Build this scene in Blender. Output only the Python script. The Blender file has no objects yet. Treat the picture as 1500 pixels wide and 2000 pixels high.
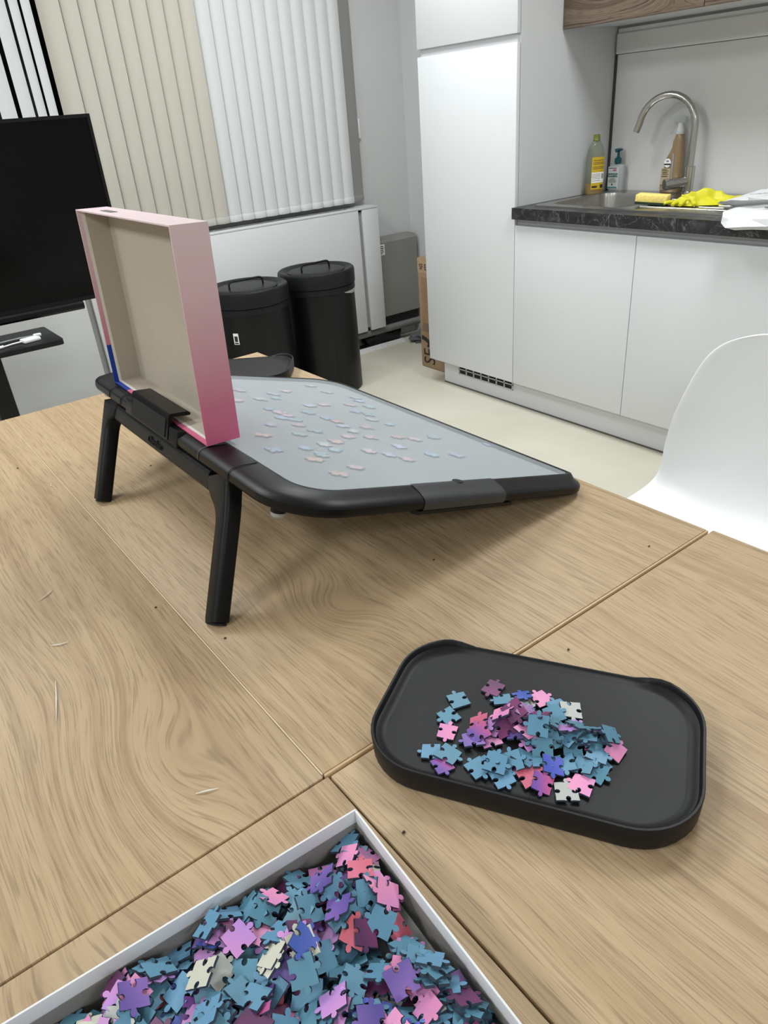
import bpy, bmesh, math, random
import numpy as np
from mathutils import Vector, Matrix, Euler, noise

S = bpy.context.scene
COL = S.collection
R = math.radians
PI = math.pi

# ------------------------------------------------------------------ camera
CAM = Vector((0, 0, 1.30))
AX = Matrix(((0.792, -0.348, 0.502), (-0.607, -0.349, 0.714), (-0.073, -0.870, -0.488)))
def build_camera():
    K = Vector((-440 - 750, 315 - 1000, 0)); V = Vector((960 - 750, 3500 - 1000, 0))
    f = math.sqrt(-(K.x * V.x + K.y * V.y))
    k = Vector((K.x, K.y, f)).normalized(); d = Vector((V.x, V.y, f)).normalized()
    z = -d; x = k.cross(z)
    rows = (x, k, z)                       # world = rows . cam(x right, y down, z forward)
    right = Vector((rows[0].x, rows[1].x, rows[2].x))
    down = Vector((rows[0].y, rows[1].y, rows[2].y))
    fwd = Vector((rows[0].z, rows[1].z, rows[2].z))
    right.normalize(); fwd.normalize(); up = (-down).normalized()
    m = Matrix(((right.x, up.x, -fwd.x, CAM.x), (right.y, up.y, -fwd.y, CAM.y), (right.z, up.z, -fwd.z, CAM.z), (0, 0, 0, 1)))
    cd = bpy.data.cameras.new('camera'); co = bpy.data.objects.new('camera', cd); COL.objects.link(co)
    co.matrix_world = m
    cd.sensor_fit = 'AUTO'; cd.sensor_width = 36; cd.lens = 36 * f / 2000
    cd.clip_start = 0.02
    S.camera = co
    cy = S.cycles; cy.adaptive_threshold = 0.025; cy.max_bounces = 6; cy.diffuse_bounces = 3; cy.glossy_bounces = 3; cy.transmission_bounces = 6; cy.transparent_max_bounces = 10
build_camera()

# ------------------------------------------------------------------ world, exposure
S.view_settings.view_transform = 'Standard'
S.view_settings.look = 'None'
S.view_settings.gamma = 1
S.view_settings.use_curve_mapping = False
S.view_settings.exposure = 0.09
w = bpy.data.worlds.new('night'); S.world = w; w.use_nodes = True
w.node_tree.nodes['Background'].inputs[0].default_value = (0.010, 0.012, 0.016, 1)
w.node_tree.nodes['Background'].inputs[1].default_value = 1.0
LAMP_WATTS = 23.0
LAMPS = [(2.0, 0.9), (0.1, 2.45), (1.85, 2.5), (-1.7, 0.6), (-1.7, 2.45), (-1.7, -1.6), (0.5, -2.2)]

# ------------------------------------------------------------------ colour and material helpers
def lin(c):
    c = c / 255.0
    return c / 12.92 if c <= 0.04045 else ((c + 0.055) / 1.055) ** 2.4
def rgb(r, g, b): return (lin(r), lin(g), lin(b), 1)

MATS = {}
def mat(name, col, rough=0.5, metal=0.0, spec=0.5, noise_amt=0.0, noise_scale=40, bump=0.0, bump_scale=200, coat=0.0, stretch=None, aniso=0):
    if name in MATS: return MATS[name]
    m = bpy.data.materials.new(name); m.use_nodes = True
    nt = m.node_tree; b = nt.nodes['Principled BSDF']
    b.inputs['Base Color'].default_value = col
    b.inputs['Roughness'].default_value = rough
    b.inputs['Metallic'].default_value = metal
    b.inputs['Specular IOR Level'].default_value = spec
    b.inputs['Coat Weight'].default_value = coat
    if noise_amt or bump:
        tc = nt.nodes.new('ShaderNodeTexCoord')
        src = tc.outputs['Object']
        if stretch:
            mp = nt.nodes.new('ShaderNodeMapping'); mp.inputs['Scale'].default_value = stretch
            nt.links.new(src, mp.inputs['Vector']); src = mp.outputs['Vector']
    if noise_amt:
        n = nt.nodes.new('ShaderNodeTexNoise'); n.inputs['Scale'].default_value = noise_scale; n.inputs['Detail'].default_value = 5
        nt.links.new(src, n.inputs['Vector'])
        mr = nt.nodes.new('ShaderNodeMapRange'); mr.inputs['From Min'].default_value = 0.3; mr.inputs['From Max'].default_value = 0.7
        mr.inputs['To Min'].default_value = 1 - noise_amt; mr.inputs['To Max'].default_value = 1 + noise_amt * 0.6
        nt.links.new(n.outputs['Fac'], mr.inputs['Value'])
        mx = nt.nodes.new('ShaderNodeVectorMath'); mx.operation = 'SCALE'
        mx.inputs[0].default_value = col[:3]
        nt.links.new(mr.outputs['Result'], mx.inputs['Scale'])
        nt.links.new(mx.outputs['Vector'], b.inputs['Base Color'])
    if bump:
        n2 = nt.nodes.new('ShaderNodeTexNoise'); n2.inputs['Scale'].default_value = bump_scale; n2.inputs['Detail'].default_value = 3
        nt.links.new(src, n2.inputs['Vector'])
        bp = nt.nodes.new('ShaderNodeBump'); bp.inputs['Strength'].default_value = bump; bp.inputs['Distance'].default_value = 0.002
        nt.links.new(n2.outputs['Fac'], bp.inputs['Height']); nt.links.new(bp.outputs['Normal'], b.inputs['Normal'])
    MATS[name] = m
    return m

def nodes_of(m): return m.node_tree.nodes, m.node_tree.links, m.node_tree.nodes['Principled BSDF']
def ramp(nt, fac, stops):
    r = nt.nodes.new('ShaderNodeValToRGB')
    el = r.color_ramp.elements
    while len(el) < len(stops): el.new(0.5)
    for e, (p, c) in zip(el, stops): e.position = p; e.color = c
    nt.links.new(fac, r.inputs['Fac'])
    return r.outputs['Color']
def mth(nt, op, a, b=None, c=None):
    n = nt.nodes.new('ShaderNodeMath'); n.operation = op
    for i, v in enumerate((a, b, c)):
        if v is None: continue
        if isinstance(v, (int, float)): n.inputs[i].default_value = v
        else: nt.links.new(v, n.inputs[i])
    return n.outputs[0]
def mixc(nt, fac, a, b, blend='MIX'):
    n = nt.nodes.new('ShaderNodeMix'); n.data_type = 'RGBA'; n.blend_type = blend
    for sock, v in ((n.inputs[0], fac), (n.inputs[6], a), (n.inputs[7], b)):
        if isinstance(v, (int, float)): sock.default_value = v
        elif isinstance(v, tuple): sock.default_value = v
        else: nt.links.new(v, sock)
    return n.outputs[2]

def oak(name, offs, knots, base=((191, 167, 133), (183, 158, 124), (170, 144, 111)), along='Y', rough=0.5, ringf=46.0, dark=0.42, pore=0.48):
    """oak board: grain runs along one object axis, rings bend around knots given in object coordinates"""
    m = bpy.data.materials.new(name); m.use_nodes = True
    nt = m.node_tree; b = nt.nodes['Principled BSDF']
    tc = nt.nodes.new('ShaderNodeTexCoord')
    sp = nt.nodes.new('ShaderNodeSeparateXYZ'); nt.links.new(tc.outputs['Object'], sp.inputs[0])
    X, Y = (sp.outputs[0], sp.outputs[1]) if along == 'Y' else (sp.outputs[1], sp.outputs[0])
    if along == 'YZ': X, Y = sp.outputs[2], sp.outputs[1]
    # slow wander of the grain
    cv = nt.nodes.new('ShaderNodeCombineXYZ')
    nt.links.new(mth(nt, 'MULTIPLY', X, 2.2), cv.inputs[0]); nt.links.new(mth(nt, 'MULTIPLY', Y, 0.9), cv.inputs[1]); cv.inputs[2].default_value = offs
    n1 = nt.nodes.new('ShaderNodeTexNoise'); n1.inputs['Scale'].default_value = 2.0; n1.inputs['Detail'].default_value = 2.0
    nt.links.new(cv.outputs[0], n1.inputs['Vector'])
    u = mth(nt, 'ADD', X, mth(nt, 'MULTIPLY', mth(nt, 'SUBTRACT', n1.outputs['Fac'], 0.5), 0.035))
    for (kx, ky, sx, sy, amp) in knots:
        dx = mth(nt, 'DIVIDE', mth(nt, 'SUBTRACT', X, kx), sx); dy = mth(nt, 'DIVIDE', mth(nt, 'SUBTRACT', Y, ky), sy)
        g = mth(nt, 'POWER', 2.718, mth(nt, 'MULTIPLY', mth(nt, 'ADD', mth(nt, 'MULTIPLY', dx, dx), mth(nt, 'MULTIPLY', dy, dy)), -1.0))
        u = mth(nt, 'ADD', u, mth(nt, 'MULTIPLY', g, amp))
    # rings: noise along u only, very stretched along the grain
    c2 = nt.nodes.new('ShaderNodeCombineXYZ')
    nt.links.new(mth(nt, 'MULTIPLY', u, ringf), c2.inputs[0]); nt.links.new(mth(nt, 'MULTIPLY', Y, 0.35), c2.inputs[1]); c2.inputs[2].default_value = offs * 1.7
    n2 = nt.nodes.new('ShaderNodeTexNoise'); n2.inputs['Scale'].default_value = 1.0; n2.inputs['Detail'].default_value = 3.5; n2.inputs['Roughness'].default_value = 0.6
    nt.links.new(c2.outputs[0], n2.inputs['Vector'])
    col = ramp(nt, n2.outputs['Fac'], [(0.28, rgb(*base[2])), (0.45, rgb(*base[1])), (0.60, rgb(*base[0])), (0.8, rgb(*base[1]))])
    # fine dark ring lines
    c3 = nt.nodes.new('ShaderNodeCombineXYZ')
    nt.links.new(mth(nt, 'MULTIPLY', u, ringf * 5.5), c3.inputs[0]); nt.links.new(mth(nt, 'MULTIPLY', Y, 1.6), c3.inputs[1]); c3.inputs[2].default_value = offs
    n3 = nt.nodes.new('ShaderNodeTexNoise'); n3.inputs['Scale'].default_value = 1.0; n3.inputs['Detail'].default_value = 2.0
    nt.links.new(c3.outputs[0], n3.inputs['Vector'])
    l3 = mth(nt, 'MULTIPLY', mth(nt, 'GREATER_THAN', n3.outputs['Fac'], 0.0), 1.0)
    s3 = nt.nodes.new('ShaderNodeMapRange'); s3.inputs['From Min'].default_value = 0.53; s3.inputs['From Max'].default_value = 0.68
    nt.links.new(n3.outputs['Fac'], s3.inputs['Value'])
    col = mixc(nt, mth(nt, 'MULTIPLY', s3.outputs[0], dark), col, rgb(*[int(v * 0.86) for v in base[2]]))
    # pores
    c4 = nt.nodes.new('ShaderNodeCombineXYZ')
    nt.links.new(mth(nt, 'MULTIPLY', u, 640.0), c4.inputs[0]); nt.links.new(mth(nt, 'MULTIPLY', Y, 20.0), c4.inputs[1]); c4.inputs[2].default_value = offs
    n4 = nt.nodes.new('ShaderNodeTexNoise'); n4.inputs['Scale'].default_value = 1.0; n4.inputs['Detail'].default_value = 1.0
    nt.links.new(c4.outputs[0], n4.inputs['Vector'])
    s4 = nt.nodes.new('ShaderNodeMapRange'); s4.inputs['From Min'].default_value = 0.53; s4.inputs['From Max'].default_value = 0.68
    nt.links.new(n4.outputs['Fac'], s4.inputs['Value'])
    col = mixc(nt, mth(nt, 'MULTIPLY', s4.outputs[0], pore), col, rgb(*[int(v * 0.74) for v in base[2]]))
    nt.links.new(col, b.inputs['Base Color'])
    b.inputs['Roughness'].default_value = rough; b.inputs['Specular IOR Level'].default_value = 0.35
    bp = nt.nodes.new('ShaderNodeBump'); bp.inputs['Strength'].default_value = 0.12; bp.inputs['Distance'].default_value = 0.0006; bp.invert = True
    nt.links.new(s4.outputs[0], bp.inputs['Height']); nt.links.new(bp.outputs['Normal'], b.inputs['Normal'])
    return m

def clear_plastic(name, col, opaque, rough=0.08):
    """thin see-through plastic: a share of plain transmission under a clear gloss"""
    m = bpy.data.materials.new(name); m.use_nodes = True
    nt = m.node_tree; b = nt.nodes['Principled BSDF']; out = nt.nodes['Material Output']
    b.inputs['Base Color'].default_value = col; b.inputs['Roughness'].default_value = rough
    t = nt.nodes.new('ShaderNodeBsdfTransparent'); t.inputs[0].default_value = tuple(0.5 + 0.5 * v for v in col[:3]) + (1,)
    mx = nt.nodes.new('ShaderNodeMixShader'); mx.inputs[0].default_value = opaque
    nt.links.new(t.outputs[0], mx.inputs[1]); nt.links.new(b.outputs[0], mx.inputs[2]); nt.links.new(mx.outputs[0], out.inputs['Surface'])
    return m

def emit(name, col, strength):
    m = bpy.data.materials.new(name); m.use_nodes = True
    b = m.node_tree.nodes['Principled BSDF']
    b.inputs['Base Color'].default_value = (0.9, 0.9, 0.9, 1)
    b.inputs['Emission Color'].default_value = col; b.inputs['Emission Strength'].default_value = strength
    return m

# ------------------------------------------------------------------ mesh helpers
def link(name, me, m=None, parent=None, smooth=35):
    o = bpy.data.objects.new(name, me); COL.objects.link(o)
    if m is not None:
        if isinstance(m, (list, tuple)):
            for x in m: me.materials.append(x)
        else: me.materials.append(m)
    if parent is not None: o.parent = parent
    if smooth:
        for p in me.polygons: p.use_smooth = True
        me.set_sharp_from_angle(angle=R(smooth))
    return o
def obj(name, bm, m=None, parent=None, smooth=35):
    bmesh.ops.recalc_face_normals(bm, faces=bm.faces[:])
    me = bpy.data.meshes.new(name); bm.to_mesh(me); bm.free()
    return link(name, me, m, parent, smooth)
def tag(o, label, cat, group=None, kind=None):
    if label: o['label'] = label
    if cat: o['category'] = cat
    if group: o['group'] = group
    if kind: o['kind'] = kind
    return o
def thing(name, label, cat, loc=(0, 0, 0), rot=(0, 0, 0), group=None):
    o = bpy.data.objects.new(name, None); COL.objects.link(o)
    o.location = loc; o.rotation_euler = rot; o.empty_display_size = 0.05
    return tag(o, label, cat, group)
def struct(name, bm, m, parent=None, smooth=0):
    o = obj(name, bm, m, parent, smooth)
    if parent is None: o['kind'] = 'structure'
    return o
def B(): return bmesh.new()
def box(bm, x0, x1, y0, y1, z0, z1, bev=0.0, seg=2):
    vs = [bm.verts.new(p) for p in ((x0, y0, z0), (x1, y0, z0), (x1, y1, z0), (x0, y1, z0), (x0, y0, z1), (x1, y0, z1), (x1, y1, z1), (x0, y1, z1))]
    fs = [bm.faces.new([vs[i] for i in q]) for q in ((0, 3, 2, 1), (4, 5, 6, 7), (0, 1, 5, 4), (1, 2, 6, 5), (2, 3, 7, 6), (3, 0, 4, 7))]
    if bev:
        es = list({e for f in fs for e in f.edges})
        bmesh.ops.bevel(bm, geom=es, offset=bev, segments=seg, affect='EDGES', profile=0.5)
    return bm
def bx(name, dims, m, parent=None, bev=0.0, smooth=35, seg=2):
    return obj(name, box(B(), *dims, bev=bev, seg=seg), m, parent, smooth if bev else 0)
def loft(bm, rings, closed=True, cap0=True, cap1=True):
    V = [[bm.verts.new(p) for p in r] for r in rings]
    n = len(rings[0])
    for a, b in zip(V[:-1], V[1:]):
        for i in range(n if closed else n - 1):
            j = (i + 1) % n
            bm.faces.new((a[i], a[j], b[j], b[i]))
    if closed and cap0: bm.faces.new(V[0][::-1])
    if closed and cap1: bm.faces.new(V[-1])
    return V
def lathe(bm, prof, c=(0, 0), n=32, cap0=True, cap1=True, sx=1, sy=1):
    rings = [[(c[0] + sx * r * math.cos(2 * PI * i / n), c[1] + sy * r * math.sin(2 * PI * i / n), z) for i in range(n)] for r, z in prof]
    return loft(bm, rings, True, cap0, cap1)
def tube(bm, pts, r, n=10, cap=True, flat=1.0):
    pts = [Vector(p) for p in pts]; rs = r if isinstance(r, (list, tuple)) else [r] * len(pts)
    t0 = (pts[1] - pts[0]).normalized()
    ref = Vector((0, 0, 1)) if abs(t0.z) < 0.9 else Vector((1, 0, 0))
    nrm = (ref - t0 * ref.dot(t0)).normalized()
    rings = []
    for i, p in enumerate(pts):
        if i == 0: t = pts[1] - p
        elif i == len(pts) - 1: t = p - pts[i - 1]
        else: t = (pts[i + 1] - p).normalized() + (p - pts[i - 1]).normalized()
        t.normalize(); nrm = (nrm - t * nrm.dot(t)).normalized(); bn = t.cross(nrm)
        rings.append([tuple(p + (nrm * math.cos(2 * PI * k / n) * flat + bn * math.sin(2 * PI * k / n)) * rs[i]) for k in range(n)])
    return loft(bm, rings, True, cap, cap)
def rrect(x0, x1, y0, y1, r, n=6):
    """rounded rectangle, counter clockwise; r = one radius or (x1y1, x0y1, x0y0, x1y0)"""
    rr = r if isinstance(r, (list, tuple)) else (r,) * 4
    pts = []
    for (cx, cy, a0, q) in ((x1, y1, 0, rr[0]), (x0, y1, 90, rr[1]), (x0, y0, 180, rr[2]), (x1, y0, 270, rr[3])):
        ox = cx - q if cx == x1 else cx + q
        oy = cy - q if cy == y1 else cy + q
        for i in range(n + 1):
            a = R(a0 + 90 * i / n); pts.append((ox + q * math.cos(a), oy + q * math.sin(a)))
    return pts
def ring3(p2, z): return [(x, y, z) for x, y in p2]
def prism(bm, p2, z0, z1): return loft(bm, [ring3(p2, z0), ring3(p2, z1)])
def slab_hole(bm, X, Y, z0, z1):
    """X = (x0, hx0, hx1, x1): a slab with a rectangular hole"""
    g = {}
    for k, z in enumerate((z0, z1)):
        for i, x in enumerate(X):
            for j, y in enumerate(Y): g[i, j, k] = bm.verts.new((x, y, z))
    for i in range(3):
        for j in range(3):
            if i == 1 and j == 1: continue
            bm.faces.new((g[i, j, 1], g[i + 1, j, 1], g[i + 1, j + 1, 1], g[i, j + 1, 1]))
            bm.faces.new((g[i, j, 0], g[i, j + 1, 0], g[i + 1, j + 1, 0], g[i + 1, j, 0]))
    for i in range(3):
        for j, a in ((0, 0), (3, 0)): bm.faces.new((g[i, j, 0], g[i + 1, j, 0], g[i + 1, j, 1], g[i, j, 1]))
        for j in (0, 3): bm.faces.new((g[j, i, 0], g[j, i + 1, 0], g[j, i + 1, 1], g[j, i, 1]))
    for a, b in (((1, 1), (2, 1)), ((2, 1), (2, 2)), ((2, 2), (1, 2)), ((1, 2), (1, 1))):
        bm.faces.new((g[a[0], a[1], 0], g[b[0], b[1], 0], g[b[0], b[1], 1], g[a[0], a[1], 1]))
    return bm
def text(name, s, size, m, parent, origin, right, up, extrude=0.0003, shear=0.0, sx=1.0):
    """flat lettering: origin = lower left corner, right / up = directions on the surface"""
    c = bpy.data.curves.new(name, 'FONT'); c.body = s; c.size = size; c.extrude = extrude; c.shear = shear; c.resolution_u = 3
    t = bpy.data.objects.new(name, c); COL.objects.link(t)
    bpy.context.view_layer.update()
    me = bpy.data.meshes.new_from_object(t.evaluated_get(bpy.context.evaluated_depsgraph_get()))
    bpy.data.objects.remove(t); bpy.data.curves.remove(c)
    r = Vector(right).normalized() * sx; u = Vector(up).normalized(); n = r.cross(u).normalized()
    M = Matrix(((r.x, u.x, n.x, origin[0]), (r.y, u.y, n.y, origin[1]), (r.z, u.z, n.z, origin[2]), (0, 0, 0, 1)))
    me.transform(M); me.materials.clear()
    return link(name, me, m, parent, 0)
def plate(name, origin, right, up, wdt, hgt, m, parent, thick=0.0004):
    o = Vector(origin); r = Vector(right).normalized(); u = Vector(up).normalized(); n = r.cross(u)
    bm = B(); rings = [[tuple(o + r * a + u * b + n * t) for a, b in ((0, 0), (wdt, 0), (wdt, hgt), (0, hgt))] for t in (0, thick)]
    loft(bm, rings); return obj(name, bm, m, parent, 0)

# ------------------------------------------------------------------ shared materials
WALL = mat('wall_paint', rgb(212, 213, 212), 0.85, noise_amt=0.02, noise_scale=3, bump=0.05, bump_scale=350)
CEIL = mat('ceiling_paint', rgb(232, 232, 230), 0.9)
LACQ = mat('white_lacquer', rgb(218, 221, 223), 0.38, spec=0.4)
LACQ_IN = mat('white_melamine', rgb(212, 214, 216), 0.5)
GRIP = mat('grip_channel', rgb(198, 200, 203), 0.4)
BLK = mat('black_plastic', rgb(14, 15, 16), 0.38, spec=0.22, bump=0.06, bump_scale=900)
BLK_SOFT = mat('soft_black_plastic', rgb(21, 22, 24), 0.44, spec=0.25, bump=0.05, bump_scale=1200)
BLK_BIN = mat('bin_black_metal', rgb(13, 13, 14), 0.38, spec=0.3)
BLK_FLAT = mat('flat_black', rgb(12, 12, 13), 0.8)
STEEL = mat('brushed_steel', rgb(176, 174, 170), 0.28, metal=1.0, noise_amt=0.10, noise_scale=60, stretch=(1, 12, 1))
CHROME = mat('satin_steel', rgb(190, 188, 184), 0.22, metal=1.0)
WHITE_P = mat('white_plastic', rgb(238, 239, 239), 0.4)
PRINT_W = mat('white_print', rgb(240, 240, 238), 0.6)
PRINT_K = mat('black_print', rgb(38, 36, 34), 0.6)

# ------------------------------------------------------------------ the room
FX0, FX1, FY0, FY1, CZ = -3.8, 3.02, -3.8, 3.745, 2.62
fm = mat('floor_vinyl', rgb(206, 201, 185), 0.42, spec=0.4)
def floor_nodes():
    nt = fm.node_tree; b = nt.nodes['Principled BSDF']
    tc = nt.nodes.new('ShaderNodeTexCoord')
    n = nt.nodes.new('ShaderNodeTexNoise'); n.inputs['Scale'].default_value = 2.2; n.inputs['Detail'].default_value = 6
    nt.links.new(tc.outputs['Object'], n.inputs['Vector'])
    base = ramp(nt, n.outputs['Fac'], [(0.3, rgb(196, 191, 174)), (0.7, rgb(210, 206, 191))])
    v = nt.nodes.new('ShaderNodeTexVoronoi'); v.inputs['Scale'].default_value = 42
    nt.links.new(tc.outputs['Object'], v.inputs['Vector'])
    n2 = nt.nodes.new('ShaderNodeTexNoise'); n2.inputs['Scale'].default_value = 9
    nt.links.new(tc.outputs['Object'], n2.inputs['Vector'])
    thr = mth(nt, 'MULTIPLY', mth(nt, 'LESS_THAN', v.outputs['Distance'], 0.10), mth(nt, 'GREATER_THAN', n2.outputs['Fac'], 0.55))
    nt.links.new(mixc(nt, mth(nt, 'MULTIPLY', thr, 0.45), base, rgb(150, 136, 108)), b.inputs['Base Color'])
floor_nodes()
struct('floor', box(B(), FX0 - .1, FX1 + .1, FY0 - .1, FY1 + .4, -0.1, 0), fm)
struct('ceiling', box(B(), FX0 - .1, FX1 + .1, FY0 - .1, FY1 + .4, CZ, CZ + .1), CEIL)
struct('wall_right', box(B(), FX1, FX1 + .1, FY0 - .1, FY1 + .4, 0, CZ), WALL)
struct('wall_left', box(B(), FX0 - .1, FX0, FY0 - .1, FY1 + .4, 0, CZ), WALL)
struct('wall_front', box(B(), FX0, FX1, FY0 - .1, FY0, 0, CZ), WALL)
def back_wall():
    # window opening x -1.9 .. 2.62, z 0.88 .. 2.30
    bm = B(); X = (FX0, -1.9, 2.60, FX1); Z = (0.0, 0.86, 2.30, CZ)
    slab_hole(bm, X, Z, 0, 0.18)
    bmesh.ops.rotate(bm, verts=bm.verts[:], cent=(0, 0, 0), matrix=Matrix.Rotation(R(90), 3, 'X'))
    bmesh.ops.translate(bm, verts=bm.verts[:], vec=(0, FY1 + .18, 0))
    return struct('wall_back', bm, WALL)
back_wall()
# dark window behind the blinds (night outside)
FRAME = mat('anthracite_frame', rgb(40, 41, 43), 0.45)
def window():
    bm = B(); slab_hole(bm, (-1.9, -1.84, 2.54, 2.60), (0.86, 0.92, 2.24, 2.30), 0, 0.06)
    bmesh.ops.rotate(bm, verts=bm.verts[:], cent=(0, 0, 0), matrix=Matrix.Rotation(R(90), 3, 'X'))
    bmesh.ops.translate(bm, verts=bm.verts[:], vec=(0, FY1 + .17, 0))
    wn = struct('window_1', bm, FRAME)
    gl = mat('night_glass', rgb(8, 9, 11), 0.03, spec=0.6)
    for i, (a, b) in enumerate(((-1.84, -0.78), (-0.72, 0.34), (0.40, 1.46), (1.52, 2.54))):
        bx('pane', (a, b, FY1 + .135, FY1 + .145, 0.92, 2.24), gl, wn)
    for x in (-0.75, 0.37, 1.49): bx('mullion', (x - .03, x + .03, FY1 + .11, FY1 + .17, 0.92, 2.24), FRAME, wn)
window()

# ------------------------------------------------------------------ ceiling lamps (the room's light)
LM = emit('lamp_diffuser', (0.955, 0.985, 1.0, 1), 2.0)
LAMP_LABELS = ['square ceiling light panel in front of the sink', 'square ceiling light panel above the far end of the tables', 'square ceiling light panel above the waste bins', 'square ceiling light panel left of the tables', 'square ceiling light panel left of the television', 'square ceiling light panel behind the viewer, on the left', 'square ceiling light panel farthest behind the viewer']
for i, (lx, ly) in enumerate(LAMPS):
    t = thing('ceiling_light', LAMP_LABELS[i], 'ceiling light', (lx, ly, CZ), group='ceiling light panels')
    bm = B(); slab_hole(bm, (-.31, -.295, .295, .31), (-.31, -.295, .295, .31), -0.022, -0.001); obj('frame', bm, WHITE_P, t, 0)
    bx('diffuser', (-.295, .295, -.295, .295, -0.016, -0.004), LM, t)
    ld = bpy.data.lights.new('panel_light', 'AREA'); ld.shape = 'SQUARE'; ld.size = 0.58; ld.energy = LAMP_WATTS; ld.color = (0.955, 0.985, 1.0)
    lo = bpy.data.objects.new('panel_light', ld); COL.objects.link(lo); lo.parent = t; lo.location = (0, 0, -0.024)

# ------------------------------------------------------------------ kitchen run
KX = 2.405                        # plane of the door fronts
def cabinet_shell(parent, y0, y1, z0, z1, x0, x1, top=False):
    bm = B()
    t = 0.018
    # open-fronted shell as one mesh: U section swept
    box(bm, x0, x1, y0, y0 + t, z0, z1); box(bm, x0, x1, y1 - t, y1, z0, z1)
    box(bm, x0, x1, y0 + t, y1 - t, z0, z0 + t); box(bm, x1 - t, x1, y0 + t, y1 - t, z0 + t, z1 - (t if top else 0))
    if top: box(bm, x0, x1, y0 + t, y1 - t, z1 - t, z1)
    bmesh.ops.remove_doubles(bm, verts=bm.verts[:], dist=1e-5)
    return obj('carcass', bm, LACQ_IN, parent, 0)

tall = thing('tall_cabinet', 'tall white handleless cabinet reaching up past the worktop', 'cabinet', (KX, 2.575, 0))
def tall_cab():
    y0, y1 = -0.300, 0.300
    bx('carcass', (0.021, 0.61, y0, y1, 0.13, 2.32), LACQ_IN, tall)
    bx('door', (0, 0.019, y0 + .0015, y1 - .0015, 0.130, 1.490), LACQ, tall, bev=0.0012)
    bx('door', (0, 0.019, y0 + .0015, y1 - .0015, 1.519, 2.32), LACQ, tall, bev=0.0012)
    bx('grip_channel', (0.012, 0.0205, y0 + .010, y1 - .012, 1.490, 1.519), GRIP, tall)
tall_cab()

for i, (ya, yb, lab) in enumerate(((1.668, 2.275, 'white base cabinet under the sink bowl, next to the tall cabinet'),
                                   (1.061, 1.668, 'white base cabinet under the draining board, behind the white chair'))):
    t = thing('base_cabinet', lab, 'cabinet', (KX, ya, 0), group='base cabinets under the worktop')
    d = yb - ya
    cabinet_shell(t, 0, d, 0.13, 0.858, 0.021, 0.60)
    bx('door', (0, 0.019, .0015, d - .0015, 0.130, 0.831), LACQ, t, bev=0.0012)
    bx('grip_channel', (0.020, 0.034, 0.001, d - .001, 0.815, 0.858), GRIP, t)

def plinth():
    t = thing('kitchen_plinth', 'white plinth board along the floor under the kitchen cabinets', 'plinth', (2.455, 0, 0))
    bx('board', (0, 0.016, 1.061, 2.815, 0.0, 0.129), LACQ_IN, t)
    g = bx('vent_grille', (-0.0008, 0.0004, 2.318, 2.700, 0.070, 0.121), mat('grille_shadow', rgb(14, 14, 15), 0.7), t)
    gm = mat('grille_grey', rgb(188, 189, 190), 0.5)
    for z in (0.0685, 0.0935, 0.1185): bx('bar', (-0.005, 0.0, 2.316, 2.702, z, z + .0045), gm, g)
    for k in range(8):
        y = 2.318 + k * (0.378 / 7)
        bx('bar', (-0.005, 0.0, y - .002, y + .004, 0.070, 0.120), gm, g)
    bx('sealing_strip', (-0.003, 0.0, 1.061, 2.815, 0.0, 0.006), mat('strip_grey', rgb(90, 88, 84), 0.6), t)
plinth()

def worktop():
    m = bpy.data.materials.new('dark_stone_laminate'); m.use_nodes = True
    nt = m.node_tree; b = nt.nodes['Principled BSDF']
    tc = nt.nodes.new('ShaderNodeTexCoord')
    n = nt.nodes.new('ShaderNodeTexNoise'); n.inputs['Scale'].default_value = 14; n.inputs['Detail'].default_value = 9; n.inputs['Roughness'].default_value = 0.65; n.inputs['Distortion'].default_value = 1.4
    nt.links.new(tc.outputs['Object'], n.inputs['Vector'])
    c = ramp(nt, n.outputs['Fac'], [(0.35, rgb(26, 27, 29)), (0.55, rgb(44, 45, 47)), (0.66, rgb(70, 71, 73))])
    wv = nt.nodes.new('ShaderNodeTexNoise'); wv.inputs['Scale'].default_value = 7; wv.inputs['Detail'].default_value = 6; wv.inputs['Distortion'].default_value = 3
    nt.links.new(tc.outputs['Object'], wv.inputs['Vector'])
    vein = mth(nt, 'LESS_THAN', mth(nt, 'ABSOLUTE', mth(nt, 'SUBTRACT', wv.outputs['Fac'], 0.5)), 0.007)
    nt.links.new(mixc(nt, mth(nt, 'MULTIPLY', vein, 0.35), c, rgb(150, 150, 150)), b.inputs['Base Color'])
    b.inputs['Roughness'].default_value = 0.35
    bm = B(); slab_hole(bm, (-0.02, 0.075, 0.545, 0.605), (0, 0.340, 1.13, 1.214), 0.858, 0.903)
    o = obj('worktop', bm, m, None, 0); o.location = (KX, 1.061, 0)
    tag(o, 'black stone-look laminate worktop above the white base cabinets', 'worktop')
worktop()

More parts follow.
